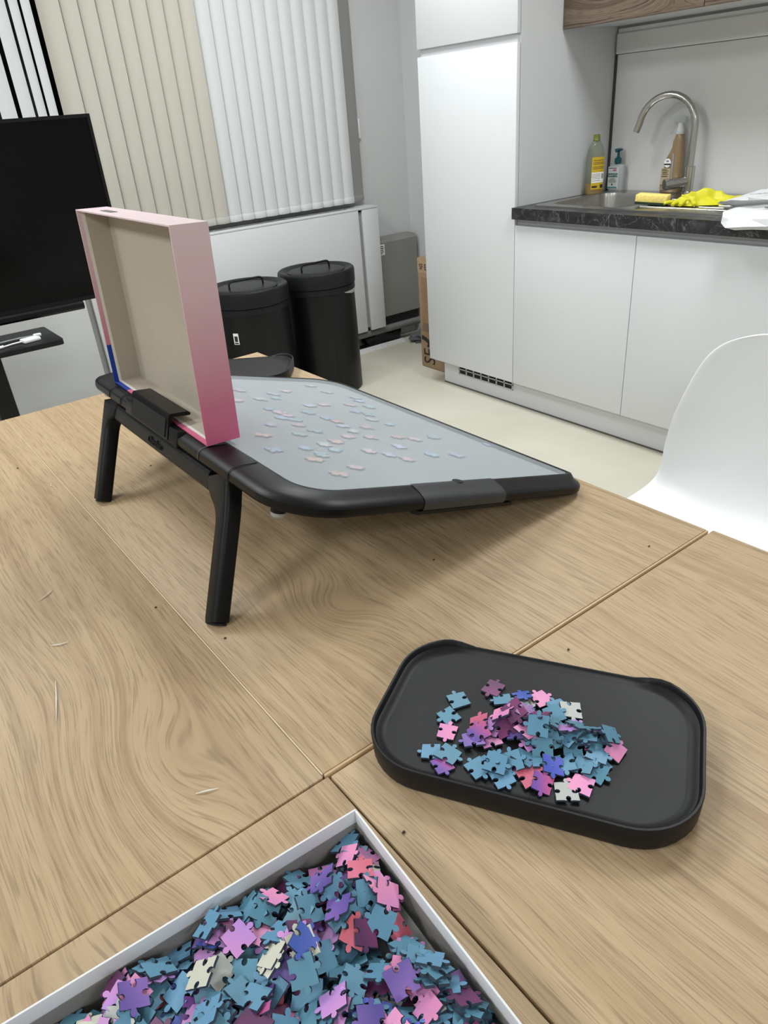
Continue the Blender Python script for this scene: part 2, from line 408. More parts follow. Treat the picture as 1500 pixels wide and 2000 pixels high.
def backsplash():
    o = bx('backsplash', (3.008, 3.019, 1.061, 2.262, 0.9035, 1.432), mat('backsplash_panel', rgb(214, 214, 212), 0.35), None)
    tag(o, 'plain light grey splashback panel behind the tap', 'splashback')
    o2 = bx('corner_gap_shade', (3.004, 3.0195, 2.2625, 2.2745, 0.9035, 1.435), mat('gap_shade_dark', rgb(64, 63, 62), 0.5), None)  # dark strip stands in for the shadow in the corner gap
    o2.name = 'splashback_gap_shade'
    tag(o2, 'dark upright strip standing in for the shadow gap between tall cabinet and splashback', 'shadow gap strip')
    bm = B()
    prof = [(3.0195, 1.434), (2.998, 1.434), (2.994, 1.440), (2.994, 1.505), (3.000, 1.512), (3.000, 1.524), (3.0195, 1.524)]
    loft(bm, [[(x, y, z) for x, z in prof] for y in (1.061, 2.262)])
    o3 = obj('light_pelmet', bm, mat('pelmet_white', rgb(218, 218, 217), 0.4), None, 0)
    tag(o3, 'pale stepped rail under the wooden wall cabinets', 'rail')
backsplash()

WALNUT = oak('rustic_wall_cabinet_wood', 3.1, [(1.62, 0.42, 0.05, 0.14, 0.09), (1.60, 0.10, 0.05, 0.1, -0.07)], base=((124, 108, 94), (100, 84, 70), (74, 60, 50)), along='YZ', ringf=22, dark=0.8, pore=0.6)
for ya, yb, lab in ((1.668, 2.272, 'rustic brown wooden wall cabinet touching the tall cabinet'), (1.061, 1.667, 'rustic brown wooden wall cabinet at the right edge above the tap')):
    t = thing('wall_cabinet', lab, 'cabinet', (2.66, ya, 0), group='wooden wall cabinets')
    d = yb - ya
    bx('carcass', (0.021, 0.358, 0, d, 1.534, 2.2), LACQ_IN, t)
    bx('door', (0, 0.019, .0015, d - .0015, 1.526, 2.2), WALNUT, t, bev=0.001)

# ------------------------------------------------------------------ sink and tap
def sink():
    t = thing('kitchen_sink', 'stainless steel inset sink with bowl and ribbed draining board', 'sink', (KX + .05, 1.37, 0.903))
    # rim: x 0..0.53, y 0..0.85 ; bowl at the far (left) end
    n = 5
    outer = rrect(0.0, 0.53, 0.0, 0.85, 0.02, n); hole = rrect(0.055, 0.44, 0.44, 0.815, 0.06, n)
    bm = B()
    rings = [ring3(outer, 0.0), ring3(outer, 0.004), ring3([(x * .985 + .004, y * .99 + .004) for x, y in outer], 0.006), ring3(hole, 0.004)]
    for s, z in ((0.985, -0.01), (0.96, -0.10), (0.93, -0.135), (0.80, -0.15), (0.15, -0.155)):
        cx, cy = 0.2475, 0.6275
        rings.append([(cx + (x - cx) * s, cy + (y - cy) * s, z) for x, y in hole])
    loft(bm, rings, True, False, True)
    obj('basin', bm, STEEL, t, 40)
    for k in range(7): 
        x = 0.10 + k * 0.052
        bm = B(); tube(bm, [(x, 0.05, 0.0062), (x, 0.22, 0.0062), (x, 0.40, 0.0062)], [0.003, 0.004, 0.003], 8, flat=0.6); obj('drain_rib', bm, STEEL, t)
    bm = B(); lathe(bm, [(0.045, 0.0), (0.045, 0.004), (0.034, 0.006), (0.012, 0.014), (0.010, 0.024), (0.002, 0.026)], (0.25, 0.63), 24)
    s = obj('strainer', bm, CHROME, t); s.location = (0, 0, -0.156)
sink()
def tap():
    t = thing('kitchen_tap', 'brushed steel arched tap with side lever behind the sink', 'tap', (2.945, 1.822, 0.909))
    bm = B(); lathe(bm, [(0.026, 0.0), (0.026, 0.006), (0.021, 0.008), (0.021, 0.10), (0.019, 0.102)], n=24); obj('body', bm, CHROME, t)
    ang = R(100); dx, dy = math.cos(ang), math.sin(ang)
    pts = [(0, 0, 0.10), (0, 0, 0.18), (0, 0, 0.245)]
    rad = 0.117
    for i in range(1, 15):
        a = R(12.2 * i); pts.append((dx * rad * (1 - math.cos(a)), dy * rad * (1 - math.cos(a)), 0.245 + rad * math.sin(a)))
    p = Vector(pts[-1]); q = p + Vector((dx * .012, dy * .012, -0.03)); pts.append(tuple(q))
    bm = B(); tube(bm, pts, 0.0135, 14); obj('spout', bm, CHROME, t)
    d = Vector((-0.62, 0.42, -0.05)).normalized()
    bm = B(); tube(bm, [tuple(d * 0.01 + Vector((0, 0, .045))), tuple(d * 0.060 + Vector((0, 0, .045)))], 0.0205, 20); obj('lever_hub', bm, CHROME, t)
    bm = B(); tube(bm, [tuple(d * 0.0605 + Vector((0, 0, .045))), tuple(d * 0.100 + Vector((0, 0, .045)))], 0.0215, 20); h = obj('lever_cap', bm, CHROME, t)
    bm = B(); a = d * 0.075 + Vector((0, 0, .064)); tube(bm, [tuple(a), tuple(a + Vector((0, 0, 0.095)))], 0.0055, 10); obj('lever', bm, CHROME, h)
tap()

# ------------------------------------------------------------------ things on the worktop
YEL = mat('yellow_label', rgb(206, 172, 36), 0.5, noise_amt=0.08, noise_scale=120)
INK = mat('label_ink', rgb(96, 86, 60), 0.7)
def dish_soap():
    t = thing('dish_soap_bottle', 'clear dish soap bottle with a little amber liquid and yellow label', 'bottle', (2.845, 2.218, 0.905), (0, 0, R(-30)))
    clear = clear_plastic('clear_bottle_plastic', rgb(190, 196, 176), 0.17)
    liq = mat('amber_liquid', rgb(176, 122, 0), 0.12, spec=0.6)
    cap = mat('olive_neck', rgb(118, 124, 52), 0.35)
    w, d = 0.040, 0.026
    prof = [(0.92, 0.0), (1.0, 0.006), (1.0, 0.05), (0.97, 0.10), (0.96, 0.145), (0.90, 0.17), (0.72, 0.192), (0.48, 0.207), (0.34, 0.214)]
    def rings(k, pr): return [[(k * s * w * math.copysign(abs(math.cos(2 * PI * i / 32)) ** .75, math.cos(2 * PI * i / 32)), k * s * d * math.copysign(abs(math.sin(2 * PI * i / 32)) ** .75, math.sin(2 * PI * i / 32)), z) for i in range(32)] for s, z in pr]
    bm = B(); loft(bm, rings(1.0, prof)); obj('body', bm, clear, t, 60)
    bm = B(); loft(bm, rings(0.985, [(0.92, 0.003), (1.0, 0.009), (1.0, 0.046)])); obj('liquid', bm, liq, t, 60)
    bm = B(); lathe(bm, [(0.0145, 0.212), (0.0165, 0.215), (0.0150, 0.218), (0.0150, 0.228), (0.0135, 0.229), (0.0135, 0.237), (0.011, 0.237), (0.011, 0.22)], n=24, cap0=False); obj('neck', bm, cap, t)
    # label on the right-hand half of the face towards the room
    def wrap(name, a0, a1, z0, z1, m, k=1.012):
        bm = B(); rr = []
        for z in (z0, z1):
            row = []
            for i in range(9):
                a = R(a0 + (a1 - a0) * i / 8); row.append((k * .985 * w * math.copysign(abs(math.cos(a)) ** .75, math.cos(a)), k * .985 * d * math.copysign(abs(math.sin(a)) ** .75, math.sin(a)), z))
            rr.append(row)
        loft(bm, rr, closed=False); return obj(name, bm, m, t, 60)
    wrap('label', 240, 322, 0.022, 0.150, YEL, 1.025)
    wrap('label_panel', 243, 318, 0.048, 0.090, PRINT_W, 1.04)
    for z in (0.136, 0.128, 0.122, 0.110, 0.104): wrap('label_text', 250, 312, z, z + .0022, INK, 1.045)
    for z in (0.082, 0.076, 0.070, 0.064, 0.056): wrap('label_text', 246, 286, z, z + .0016, INK, 1.05)
    wrap('warning_sign', 294, 312, 0.064, 0.084, mat('sign_grey', rgb(150, 150, 150), 0.6), 1.052)
    wrap('barcode', 288, 314, 0.026, 0.040, PRINT_K, 1.045)
    wrap('label_mark', 247, 272, 0.028, 0.036, PRINT_K, 1.045)
dish_soap()

def hand_soap():
    t = thing('hand_soap_dispenser', 'small clear hand soap bottle with dark teal pump', 'soap dispenser', (2.978, 2.198, 0.905), (0, 0, R(8)))
    clear = clear_plastic('clear_soap_plastic', rgb(214, 218, 218), 0.55)
    teal = mat('teal_pump', rgb(0, 84, 92), 0.35)
    body = rrect(-0.019, 0.019, -0.036, 0.036, 0.014, 5)
    bm = B(); loft(bm, [ring3([(x * .94, y * .96) for x, y in body], 0), ring3(body, 0.006), ring3(body, 0.098), ring3([(x * .8, y * .88) for x, y in body], 0.106), ring3([(x * .45, y * .35) for x, y in body], 0.110)]); obj('body', bm, clear, t, 50)
    bm = B(); lathe(bm, [(0.0125, 0.109), (0.0125, 0.114), (0.015, 0.115), (0.015, 0.130), (0.012, 0.134), (0.006, 0.137), (0.0055, 0.158), (0.008, 0.160), (0.017, 0.164), (0.018, 0.169), (0.010, 0.172)], n=24)
    p = obj('pump', bm, teal, t)
    bm = B(); tube(bm, [(-0.005, 0, 0.167), (-0.022, -.004, 0.166), (-0.034, -.006, 0.161)], [0.006, 0.005, 0.004], 10); obj('nozzle', bm, teal, p)
    X = -0.0195; rt, up = (0, -1, 0), (0, 0, 1)
    plate('label', (X, 0.033, 0.010), rt, up, 0.052, 0.090, mat('soap_label', rgb(214, 220, 218), 0.5), t)
    b = plate('brand_band', (X - .0005, 0.033, 0.058), rt, up, 0.047, 0.015, mat('teal_print', rgb(10, 104, 104), 0.5), t)
    text('brand_text', 'SANYTOL', 0.0118, PRINT_W, b, (X - .0012, 0.0315, 0.0612), rt, up, sx=0.92)
    plate('label_heading', (X - .0005, 0.030, 0.093), rt, up, 0.038, 0.0024, PRINT_K, t)
    pk = mat('pink_print', rgb(206, 84, 140), 0.6)
    plate('flower_mark', (X - .0005, 0.010, 0.083), rt, up, 0.016, 0.006, pk, t)
    for z, wd in ((0.051, 0.020), (0.046, 0.030), (0.041, 0.036), (0.036, 0.034)): plate('label_text', (X - .0005, 0.010 + wd / 2, z), rt, up, wd, 0.0018, INK, t)
    plate('leaf_mark', (X - .0005, 0.014, 0.024), rt, up, 0.006, 0.007, PRINT_K, t)
    plate('base_band', (X - .0005, 0.033, 0.012), rt, up, 0.046, 0.006, mat('teal_soft', rgb(70, 140, 136), 0.5), t)
hand_soap()

def spray():
    t = thing('spray_bottle', 'brown cleaning spray bottle with clear trigger head behind the tap', 'spray bottle', (2.975, 1.925, 0.905), (0, 0, R(6)))
    kraft = mat('brown_spray_plastic', rgb(146, 122, 88), 0.25, coat=0.4, noise_amt=0.05, noise_scale=30)
    # flattened outline: y runs along the wall, the left shoulder slopes
    sec = [(0.0, -0.048, 0.036, 0.020), (0.006, -0.050, 0.040, 0.024), (0.06, -0.050, 0.036, 0.024), (0.10, -0.048, 0.031, 0.023), (0.135, -0.046, 0.024, 0.021),
           (0.155, -0.044, 0.012, 0.019), (0.175, -0.042, 0.004, 0.018), (0.195, -0.041, 0.003, 0.017), (0.213, -0.037, -0.004, 0.015), (0.222, -0.033, -0.007, 0.013)]
    rings = []
    for z, a, b, d in sec:
        c = (a + b) / 2; h = (b - a) / 2
        rings.append([(d * math.copysign(abs(math.sin(q)) ** .8, math.sin(q)), c + h * math.copysign(abs(math.cos(q)) ** .8, math.cos(q)), z) for q in (2 * PI * i / 32 for i in range(32))])
    bm = B(); loft(bm, rings); obj('body', bm, kraft, t, 60)
    white = clear_plastic('milky_trigger_plastic', rgb(226, 228, 228), 0.75)
    cl = clear_plastic('clear_trigger_plastic', rgb(222, 226, 226), 0.30)
    bm = B(); lathe(bm, [(0.0155, 0.221), (0.0165, 0.224), (0.0150, 0.242), (0.0125, 0.246), (0.0115, 0.262)], (0, -0.020), 24); h = obj('collar', bm, white, t)
    bm = B(); loft(bm, [[(x, y, z) for x in (-.011, .011) for (y, z) in ()] or [(-.011, a, b), (.011, a, b), (.011, c, d), (-.011, c, d)] for a, b, c, d in
                        ((-0.042, 0.262, -0.040, 0.284), (-0.020, 0.262, -0.018, 0.288), (0.004, 0.266, 0.006, 0.286), (0.026, 0.270, 0.027, 0.282))]); obj('trigger_head', bm, cl, t)
    bm = B(); tube(bm, [(0, 0.000, 0.266), (0, 0.008, 0.252), (0, 0.012, 0.236), (0, 0.020, 0.222)], [0.006, 0.005, 0.004, 0.003], 10); obj('trigger', bm, cl, t)
    X = -0.0250; rt, up = (0, -1, 0), (0, 0, 1)
    lab = mat('kraft_label', rgb(178, 160, 130), 0.55)
    lp = plate('label', (X, 0.032, 0.014), rt, up, 0.048, 0.082, lab, t)
    bm = B(); prism(bm, [(0.015 * math.cos(2 * PI * i / 24), 0.017 * math.sin(2 * PI * i / 24)) for i in range(24)], 0, 0.0006)
    bmesh.ops.transform(bm, verts=bm.verts[:], matrix=Matrix(((0, 0, -1, X + .0008), (-1, 0, 0, 0.008), (0, 1, 0, 0.116), (0, 0, 0, 1))))
    e = obj('emblem', bm, PRINT_W, t, 0)
    # little mark: two facing arrowheads round a curl
    for s in (1, -1):
        bm = B(); loft(bm, [[(X + q, 0.008 + s * 0.0012, 0.1195), (X + q, 0.008 + s * 0.0012, 0.1265), (X + q, 0.008 + s * 0.0065, 0.123)] for q in (-0.0006, 0.0004)]); obj('emblem_mark', bm, PRINT_K, e, 0)
    plate('emblem_band', (X - .0002, 0.0225, 0.1085), rt, up, 0.029, 0.0055, PRINT_K, e)
    for z, a, wd, m in ((0.090, 0.029, 0.022, INK), (0.085, 0.026, 0.026, INK), (0.078, 0.025, 0.020, PRINT_K), (0.072, 0.026, 0.026, INK), (0.064, 0.027, 0.024, PRINT_K), (0.030, 0.031, 0.026, PRINT_K), (0.024, 0.031, 0.030, mat('rust_print', rgb(132, 84, 60), 0.6)), (0.018, 0.031, 0.030, mat('rust_print', rgb(132, 84, 60), 0.6))):
        plate('label_text', (X - .0008, a, z), rt, up, wd, 0.0028, m, lp)
    plate('leaf_mark', (X - .0008, 0.016, 0.046), rt, up, 0.008, 0.004, mat('leaf_print', rgb(58, 70, 44), 0.6), lp)
spray()

def sponge():
    t = thing('sponge', 'yellow kitchen sponge with dark green scouring side', 'sponge', (2.598, 1.748, 0.913), (R(4), 0, R(22)))
    ym = mat('yellow_foam', rgb(236, 214, 120), 0.9, noise_amt=0.12, noise_scale=160, bump=0.9, bump_scale=220)
    bx('foam', (-0.035, 0.035, -0.058, 0.058, 0.009, 0.034), ym, t, bev=0.003)
    bx('scouring_pad', (-0.035, 0.035, -0.058, 0.058, 0.0, 0.009), mat('green_scourer', rgb(30, 52, 36), 0.95, bump=0.8, bump_scale=500), t, bev=0.002)
sponge()

def lump(name, spots, m, seed, amp, freq, parent=None, sub=3, flatten=True, smooth=0):
    """a crumpled closed surface: hull of given ellipsoids, creased by cell noise"""
    bm = B()
    bmesh.ops.create_icosphere(bm, subdivisions=sub, radius=1.0)
    c, s, rz = spots
    M = Matrix.Rotation(rz, 3, 'Z')
    for v in bm.verts:
        p = v.co.copy()
        q = noise.noise(p * freq + Vector((seed, seed * 2, 0))) + 0.5 * noise.noise(p * freq * 2.3 + Vector((seed * 3, 0, seed)))
        k = 1 + amp * q
        sup = [math.copysign(abs(a) ** 0.72, a) for a in p]
        p = Vector((sup[0] * s[0], sup[1] * s[1], sup[2] * s[2])) * k
        p.z += s[2] * 0.5 * noise.noise(Vector((v.co.x * 2 + seed, v.co.y * 2, 3)))
        p = M @ p
        p += Vector(c)
        if flatten and p.z < 0: p.z = 0.0004 * (1 + v.co.x)
        v.co = p
    return obj(name, bm, m, parent, smooth)

def gloves():
    gm = mat('yellow_rubber', rgb(206, 200, 34), 0.45, spec=0.4, bump=0.15, bump_scale=60)
    t = thing('rubber_gloves', 'crumpled bright yellow rubber gloves lying on the draining board', 'gloves', (2.612, 1.668, 0.9115), (0, 0, R(-52)))
    # each glove: a folded, wrinkled sleeve lying in a heap (local x runs along the glove)
    def sleeve(name, L, W, Hh, seed, oy, ox, skew):
        nx, ny = 46, 18; top, bot = [], []
        bm = B()
        for i in range(nx + 1):
            u = i / nx; rt, rb = [], []
            w_ = W * (0.35 + 0.65 * min(1, u * 3.2)) * (1 - 0.25 * max(0, u - .7) / .3) * (1 + 0.14 * noise.noise(Vector((u * 6, seed, 0))))
            for j in range(ny + 1):
                v = -1 + 2 * j / ny
                env = (1 - abs(v) ** 2.4) * (0.35 + 0.65 * math.sin(PI * min(1, u * 1.15 + 0.12)))
                fold = 0.62 + 0.38 * math.cos((v * 1.7 + 0.9 * noise.noise(Vector((u * 3, v * 0.8, seed)))) * 3.1 + u * 2)
                rid = 1 - abs(noise.noise(Vector((u * 5 + seed, v * 1.6, 2)))) * 0.55
                z = 0.002 + Hh * env * fold * rid
                x = ox + u * L; y = oy + v * w_ + skew * u * u + 0.012 * noise.noise(Vector((u * 5, seed * 2, 1)))
                rt.append(bm.verts.new((x, y, z))); rb.append(bm.verts.new((x, y, 0.0)))
            top.append(rt); bot.append(rb)
        for a, b, fl in ((top[:-1], top[1:], 1), (bot[:-1], bot[1:], -1)):
            for r0, r1 in zip(a, b):
                for j in range(ny): bm.faces.new((r0[j], r1[j], r1[j + 1], r0[j + 1])[::fl])
        for r0, r1, q0, q1 in zip(top[:-1], top[1:], bot[:-1], bot[1:]):
            bm.faces.new((r0[0], q0[0], q1[0], r1[0])); bm.faces.new((r0[ny], r1[ny], q1[ny], q0[ny]))
        for j in range(ny):
            bm.faces.new((top[0][j], top[0][j + 1], bot[0][j + 1], bot[0][j])); bm.faces.new((top[nx][j], bot[nx][j], bot[nx][j + 1], top[nx][j + 1]))
        return obj(name, bm, gm, t, 70)
    sleeve('glove', 0.235, 0.040, 0.050, 3.0, 0.030, 0.03, 0.02)
    sleeve('glove', 0.200, 0.034, 0.034, 7.4, -0.022, 0.0, -0.01)
    for i, (x, y, a) in enumerate(((0.0, 0.0, 200), (0.012, -0.03, 235), (0.03, -0.045, 250), (0.07, -0.05, 262))):
        bm = B(); c, s = math.cos(R(a)), math.sin(R(a))
        tube(bm, [(x, y, 0.010), (x + c * .02, y + s * .02, 0.011), (x + c * .036, y + s * .034, 0.007)], [0.008, 0.0085, 0.006], 10, flat=0.8); obj('glove_finger', bm, gm, t, 60)
    bm = B(); pts = [(0.045 + 0.009 * math.cos(R(k * 30)), -0.052 - .004 * math.sin(R(k * 30)), 0.014 + 0.009 * math.sin(R(k * 30))) for k in range(11)]
    tube(bm, pts, 0.0032, 8); obj('rolled_cuff', bm, gm, t, 60)
gloves()

def bags():
    wm = mat('white_bag_plastic', rgb(214, 215, 216), 0.35, bump=0.25, bump_scale=60, noise_amt=0.03, noise_scale=30)
    cm = clear_plastic('clear_bag_film', rgb(206, 208, 208), 0.55, 0.15)
    def crumple(bm, amt, seed):
        for v in bm.verts:
            q = v.co * 22 + Vector((seed, 0, 0))
            v.co += Vector((noise.noise(q), noise.noise(q + Vector((9, 0, 0))), 0.6 * noise.noise(q + Vector((0, 9, 0))))) * amt
            v.co.z = max(v.co.z, 0.912 if v.co.x > 2.384 else 0.0)
    # bag lying over the worktop edge
    secs = []
    for y, k, dz in ((1.345, 0.15, 0.012), (1.325, 0.75, 0.004), (1.28, 1.0, 0), (1.22, 1.0, 0.004), (1.15, 0.95, 0.010), (1.08, 0.8, 0.014)):
        prof = [(2.50, 0.914), (2.475, 0.936), (2.43, 0.938), (2.39, 0.932), (2.362, 0.914), (2.352, 0.892), (2.366, 0.880), (2.376, 0.896), (2.380, 0.9145), (2.44, 0.913)]
        cx, cz = 2.405, 0.914
        secs.append([(cx + (x - cx) * k, y + (0.02 if i in (4, 5) else 0) * k, cz + (z - cz) * k + dz) for i, (x, z) in enumerate(prof)])
    bm = B(); loft(bm, secs); bmesh.ops.triangulate(bm, faces=bm.faces[:]); crumple(bm, 0.013, 3)
    o = thing('plastic_bag', 'crumpled white plastic bag hanging over the front edge of the worktop', 'bag', (0, 0, 0))
    obj('bag_film', bm, wm, o, 0)
    plate('printed_square', (2.418, 1.222, 0.9445), (0.3, -1, 0), (1, 0.3, 0.1), 0.018, 0.010, PRINT_K, o)
    # upper bag with a clear lower side
    t = thing('food_bag', 'white bread bag with a clear window lying on the draining board', 'bag', (0, 0, 0))
    secs = []
    for y, k, dx in ((1.470, 0.12, -.05), (1.435, 0.62, -.02), (1.39, 0.95, 0.0), (1.32, 1.05, 0.01), (1.22, 1.1, 0.015), (1.09, 1.1, 0.02)):
        prof = [(2.86, 0.914), (2.80, 0.950), (2.72, 0.962), (2.64, 0.952), (2.575, 0.938), (2.545, 0.946), (2.575, 0.922), (2.60, 0.914)]
        cx, cz = 2.66, 0.925
        secs.append([(cx + dx + (x - cx) * k, y + (0.02 if i == 5 else 0), max(0.914, cz + (z - cz) * k)) for i, (x, z) in enumerate(prof)])
    bm = B(); loft(bm, secs); bmesh.ops.triangulate(bm, faces=bm.faces[:]); bmesh.ops.subdivide_edges(bm, edges=bm.edges[:], cuts=1); crumple(bm, 0.011, 8)
    obj('bag_film', bm, wm, t, 14)
    bm = B()
    secs = [[(2.53 + a, y, 0.914), (2.60 + a, y, 0.946), (2.63, y, 0.930), (2.60, y, 0.914)] for y, a in ((1.43, 0.05), (1.36, 0.0), (1.28, -0.02), (1.22, 0.02))]
    loft(bm, secs); crumple(bm, 0.004, 2); obj('clear_window', bm, cm, t, 25)
    bm = B(); text_m = PRINT_K
    for i in range(3):
        plate('printed_line', (2.60 + i * .02, 1.37 - .012 * i, 0.958), (0.5, -1, 0), (1, 0.5, 0.2), 0.035, 0.002, mat('grey_print', rgb(120, 122, 124), 0.6), t)
    l = lump('bread_loaf', ((2.80, 1.22, 0.945), (0.07, 0.12, 0.03), 0.2), mat('brown_crust', rgb(150, 92, 52), 0.6, noise_amt=0.35, noise_scale=50), 5, 0.15, 1.5, None, 3, False, 50)
    tag(l, 'piece of brown food showing at the bread bag', 'bread')
bags()

# ------------------------------------------------------------------ window wall: radiator cover, blinds, pipes, clutter
def radiator():
    t = thing('radiator_cover', 'long white radiator cover below the window blinds', 'radiator cover', (0, 3.60, 0))
    m = mat('radiator_white', rgb(214, 216, 216), 0.45)
    for a, b in ((-1.9, 0.925), (0.955, 2.528), (2.556, 2.668)):
        bx('front_panel', (a, b, 0.0, 0.016, 0.122, 0.812), m, t, bev=0.002)
    bm = B(); box(bm, -1.9, 2.664, 0.017, 0.135, 0.140, 0.800); obj('inner_body', bm, mat('radiator_grey', rgb(150, 151, 150), 0.6), t, 0)
    bx('top_rail', (-1.9, 2.668, 0.0, 0.040, 0.813, 0.824), m, t, bev=0.002)
    bx('top_rail', (-1.9, 2.668, 0.100, 0.140, 0.801, 0.824), m, t, bev=0.002)
    bx('end_cap', (2.50, 2.668, 0.041, 0.099, 0.813, 0.8235), m, t)
    dk = mat('vent_slot_dark', rgb(92, 93, 94), 0.6)
    bx('vent_slot', (-1.9, 2.50, 0.041, 0.099, 0.801, 0.808), dk, t)
radiator()

def blinds():
    white = mat('white_slat_fabric', rgb(206, 208, 208), 0.8, noise_amt=0.03, noise_scale=300, bump=0.1, bump_scale=500)
    beige = mat('beige_slat_fabric', rgb(188, 184, 172), 0.7, noise_amt=0.05, noise_scale=300, bump=0.1, bump_scale=500, stretch=(1, 1, 8))
    grey = mat('shaded_slat_fabric', rgb(150, 148, 145), 0.8, noise_amt=0.03, noise_scale=300)  # end slat turned into shade: its shading is put into the colour
    rail = mat('blind_rail', rgb(215, 215, 212), 0.4)
    ZT, ZB = 2.36, 0.850
    def slat(parent, xc, wdt, ang, m, hem, y=3.675, bow=0.010, zb=ZB):
        # a hanging vane: slightly bowed across its width, turned by ang
        n = 6
        def sec(z, k=1.0, th=0.0008, dy=0.0):
            f, bk = [], []
            for i in range(n + 1):
                u = -0.5 + i / n
                lx = u * wdt; ly = -bow * (1 - (2 * u) ** 2) * k + dy
                f.append((xc + lx * math.cos(ang) - (ly - th) * math.sin(ang), y + lx * math.sin(ang) + (ly - th) * math.cos(ang), z))
                bk.append((xc + lx * math.cos(ang) - (ly + th) * math.sin(ang), y + lx * math.sin(ang) + (ly + th) * math.cos(ang), z))
            return f + bk[::-1]
        bm = B(); loft(bm, [sec(z) for z in (zb + .034, 1.3, 1.8, ZT)])
        o = obj('slat', bm, m, parent, 50)
        bm = B(); loft(bm, [sec(zb, 1.0, 0.0012), sec(zb + .008, 1.0, 0.004), sec(zb + .026, 1.0, 0.004), sec(zb + .0335, 1.0, 0.0012)])
        obj('hem', bm, hem, o, 50)
    tw = thing('vertical_blind', 'white vertical slat blind at the right of the window', 'window blind', (0, 0, 0))
    for k in range(11): slat(tw, 1.7865 + k * 0.0722, 0.088, R(-19), white, white, bow=0.020)
    slat(tw, 2.600, 0.108, R(8), grey, grey, y=3.704, bow=0.004)
    bx('head_rail', (1.750, 2.66, 3.655, 3.705, ZT, ZT + .04), rail, tw)
    tb = thing('vertical_blind', 'beige vertical slat blind in the middle of the window', 'window blind', (0, 0, 0))
    hemb = mat('grey_beige_hem', rgb(186, 184, 176), 0.7)
    for k in range(9): slat(tb, 1.111 + k * 0.0750, 0.090, R(-17), beige, hemb, y=3.672, bow=0.018)
    bx('head_rail', (1.066, 1.748, 3.645, 3.700, ZT, ZT + .04), rail, tb)
    to = thing('vertical_blind', 'half-open white slat blind with black gaps above the television', 'window blind', (0, 0, 0))
    for xc, wd, an in ((1.029, 0.040, 14), (0.982, 0.040, 14), (0.925, 0.056, 10), (0.848, 0.066, 8), (0.76, 0.075, 8), (0.66, 0.08, 8), (0.56, 0.08, 8), (0.45, 0.09, 8)): slat(to, xc, wd, R(an), white, white, bow=0.004, y=3.690)
    bx('head_rail', (0.40, 1.06, 3.665, 3.715, ZT, ZT + .04), rail, to)
    # cord with its weight on the wall side
    tc = thing('blind_cord', 'thin pull cord with small white weight beside the blind', 'cord', (2.672, 3.735, 0))
    bm = B(); tube(bm, [(0, 0, 2.3), (0.003, 0, 1.7), (0.0, 0, 1.27)], 0.0018, 6); obj('cord', bm, WHITE_P, tc)
    bx('weight', (-0.008, 0.008, -0.008, 0.006, 1.17, 1.27), WHITE_P, tc, bev=0.003)
blinds()

def corner_things():
    g = thing('grey_box_panel', 'low grey metal housing with a white sticker in the corner', 'housing', (2.675, 3.655, 0))
    gm = mat('housing_grey', rgb(140, 140, 134), 0.6, noise_amt=0.05, noise_scale=6)
    bm = B(); loft(bm, [[(0.0, 0, z), (0.315, 0.0, z), (0.315, .085, z), (0.0, .085, z)] for z in (0.165, 0.605)] + [[(0.0, .012, 0.622), (0.315, .012, 0.622), (0.315, .085, 0.628), (0.0, .085, 0.628)]]); obj('housing', bm, gm, g, 0)
    s = plate('sticker', (0.018, -0.0006, 0.535), (1, 0, 0), (0, 0, 1), 0.045, 0.062, PRINT_W, g)
    for z, wd in ((0.583, 0.030), (0.572, 0.034), (0.562, 0.030), (0.552, 0.032), (0.543, 0.022)): plate('sticker_text', (0.023, -0.0012, z), (1, 0, 0), (0, 0, 1), wd, 0.0045, PRINT_K, s)
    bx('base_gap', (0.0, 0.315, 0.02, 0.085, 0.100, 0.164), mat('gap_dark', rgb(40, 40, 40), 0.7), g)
    p = B(); tube(p, [(-1.0, 3.640, 0.095), (1.5, 3.640, 0.095), (3.015, 3.640, 0.095)], 0.022, 14)
    tag(obj('heating_pipe', p, mat('pipe_grey', rgb(120, 118, 116), 0.4)), 'grey heating pipe running along the bottom of the window wall', 'pipe')
    # white perforated cable duct on the floor
    d = thing('cable_duct', 'white slotted cable duct lying on the floor behind the bins', 'cable duct', (2.36, 3.585, 0), (0, 0, R(-1)))
    bx('duct_base', (0, 0.44, 0, 0.030, 0, 0.004), WHITE_P, d)
    for k in range(36): bx('duct_tooth', (0.004 + k * .0121, 0.010 + k * .0121, 0.0, 0.003, 0.004, 0.022), WHITE_P, d)
    bx('duct_lip', (0, 0.44, 0.026, 0.030, 0.004, 0.020), WHITE_P, d)
    o = lump('black_bag', ((2.70, 3.685, 0.03), (0.14, 0.055, 0.045), 0), mat('bag_black', rgb(22, 22, 24), 0.6, bump=0.4, bump_scale=40), 4, 0.25, 1.6, smooth=40)
    tag(o, 'black fabric bundle lying under the heating pipe', 'bundle')
    b2 = lump('grey_plastic_wrap', ((2.90, 3.52, 0.02), (0.085, 0.07, 0.035), 0.3), mat('wrap_grey', rgb(92, 94, 98), 0.35), 7, 0.5, 2.2)
    tag(b2, 'crumpled grey plastic wrap on the floor beside the cardboard box', 'plastic wrap')
    rnd = random.Random(2)
    for k, lab in enumerate(('thin black cable on the floor under the radiator cover, nearest the duct', 'black cable looping against the skirting under the radiator cover', 'black cable lying deepest under the radiator cover')):
        bm = B(); y = 3.625 + .025 * k
        tube(bm, [(2.18, y, 0.008), (2.30, y + .012, 0.010 + .01 * k), (2.40, y - .006, 0.03 + .008 * k), (2.50, y + .012, 0.012), (2.60, y + .004, 0.009)], 0.005, 8)
        tag(obj('floor_cable', bm, BLK_SOFT), lab, 'cable', 'cables under the radiator cover')
corner_things()

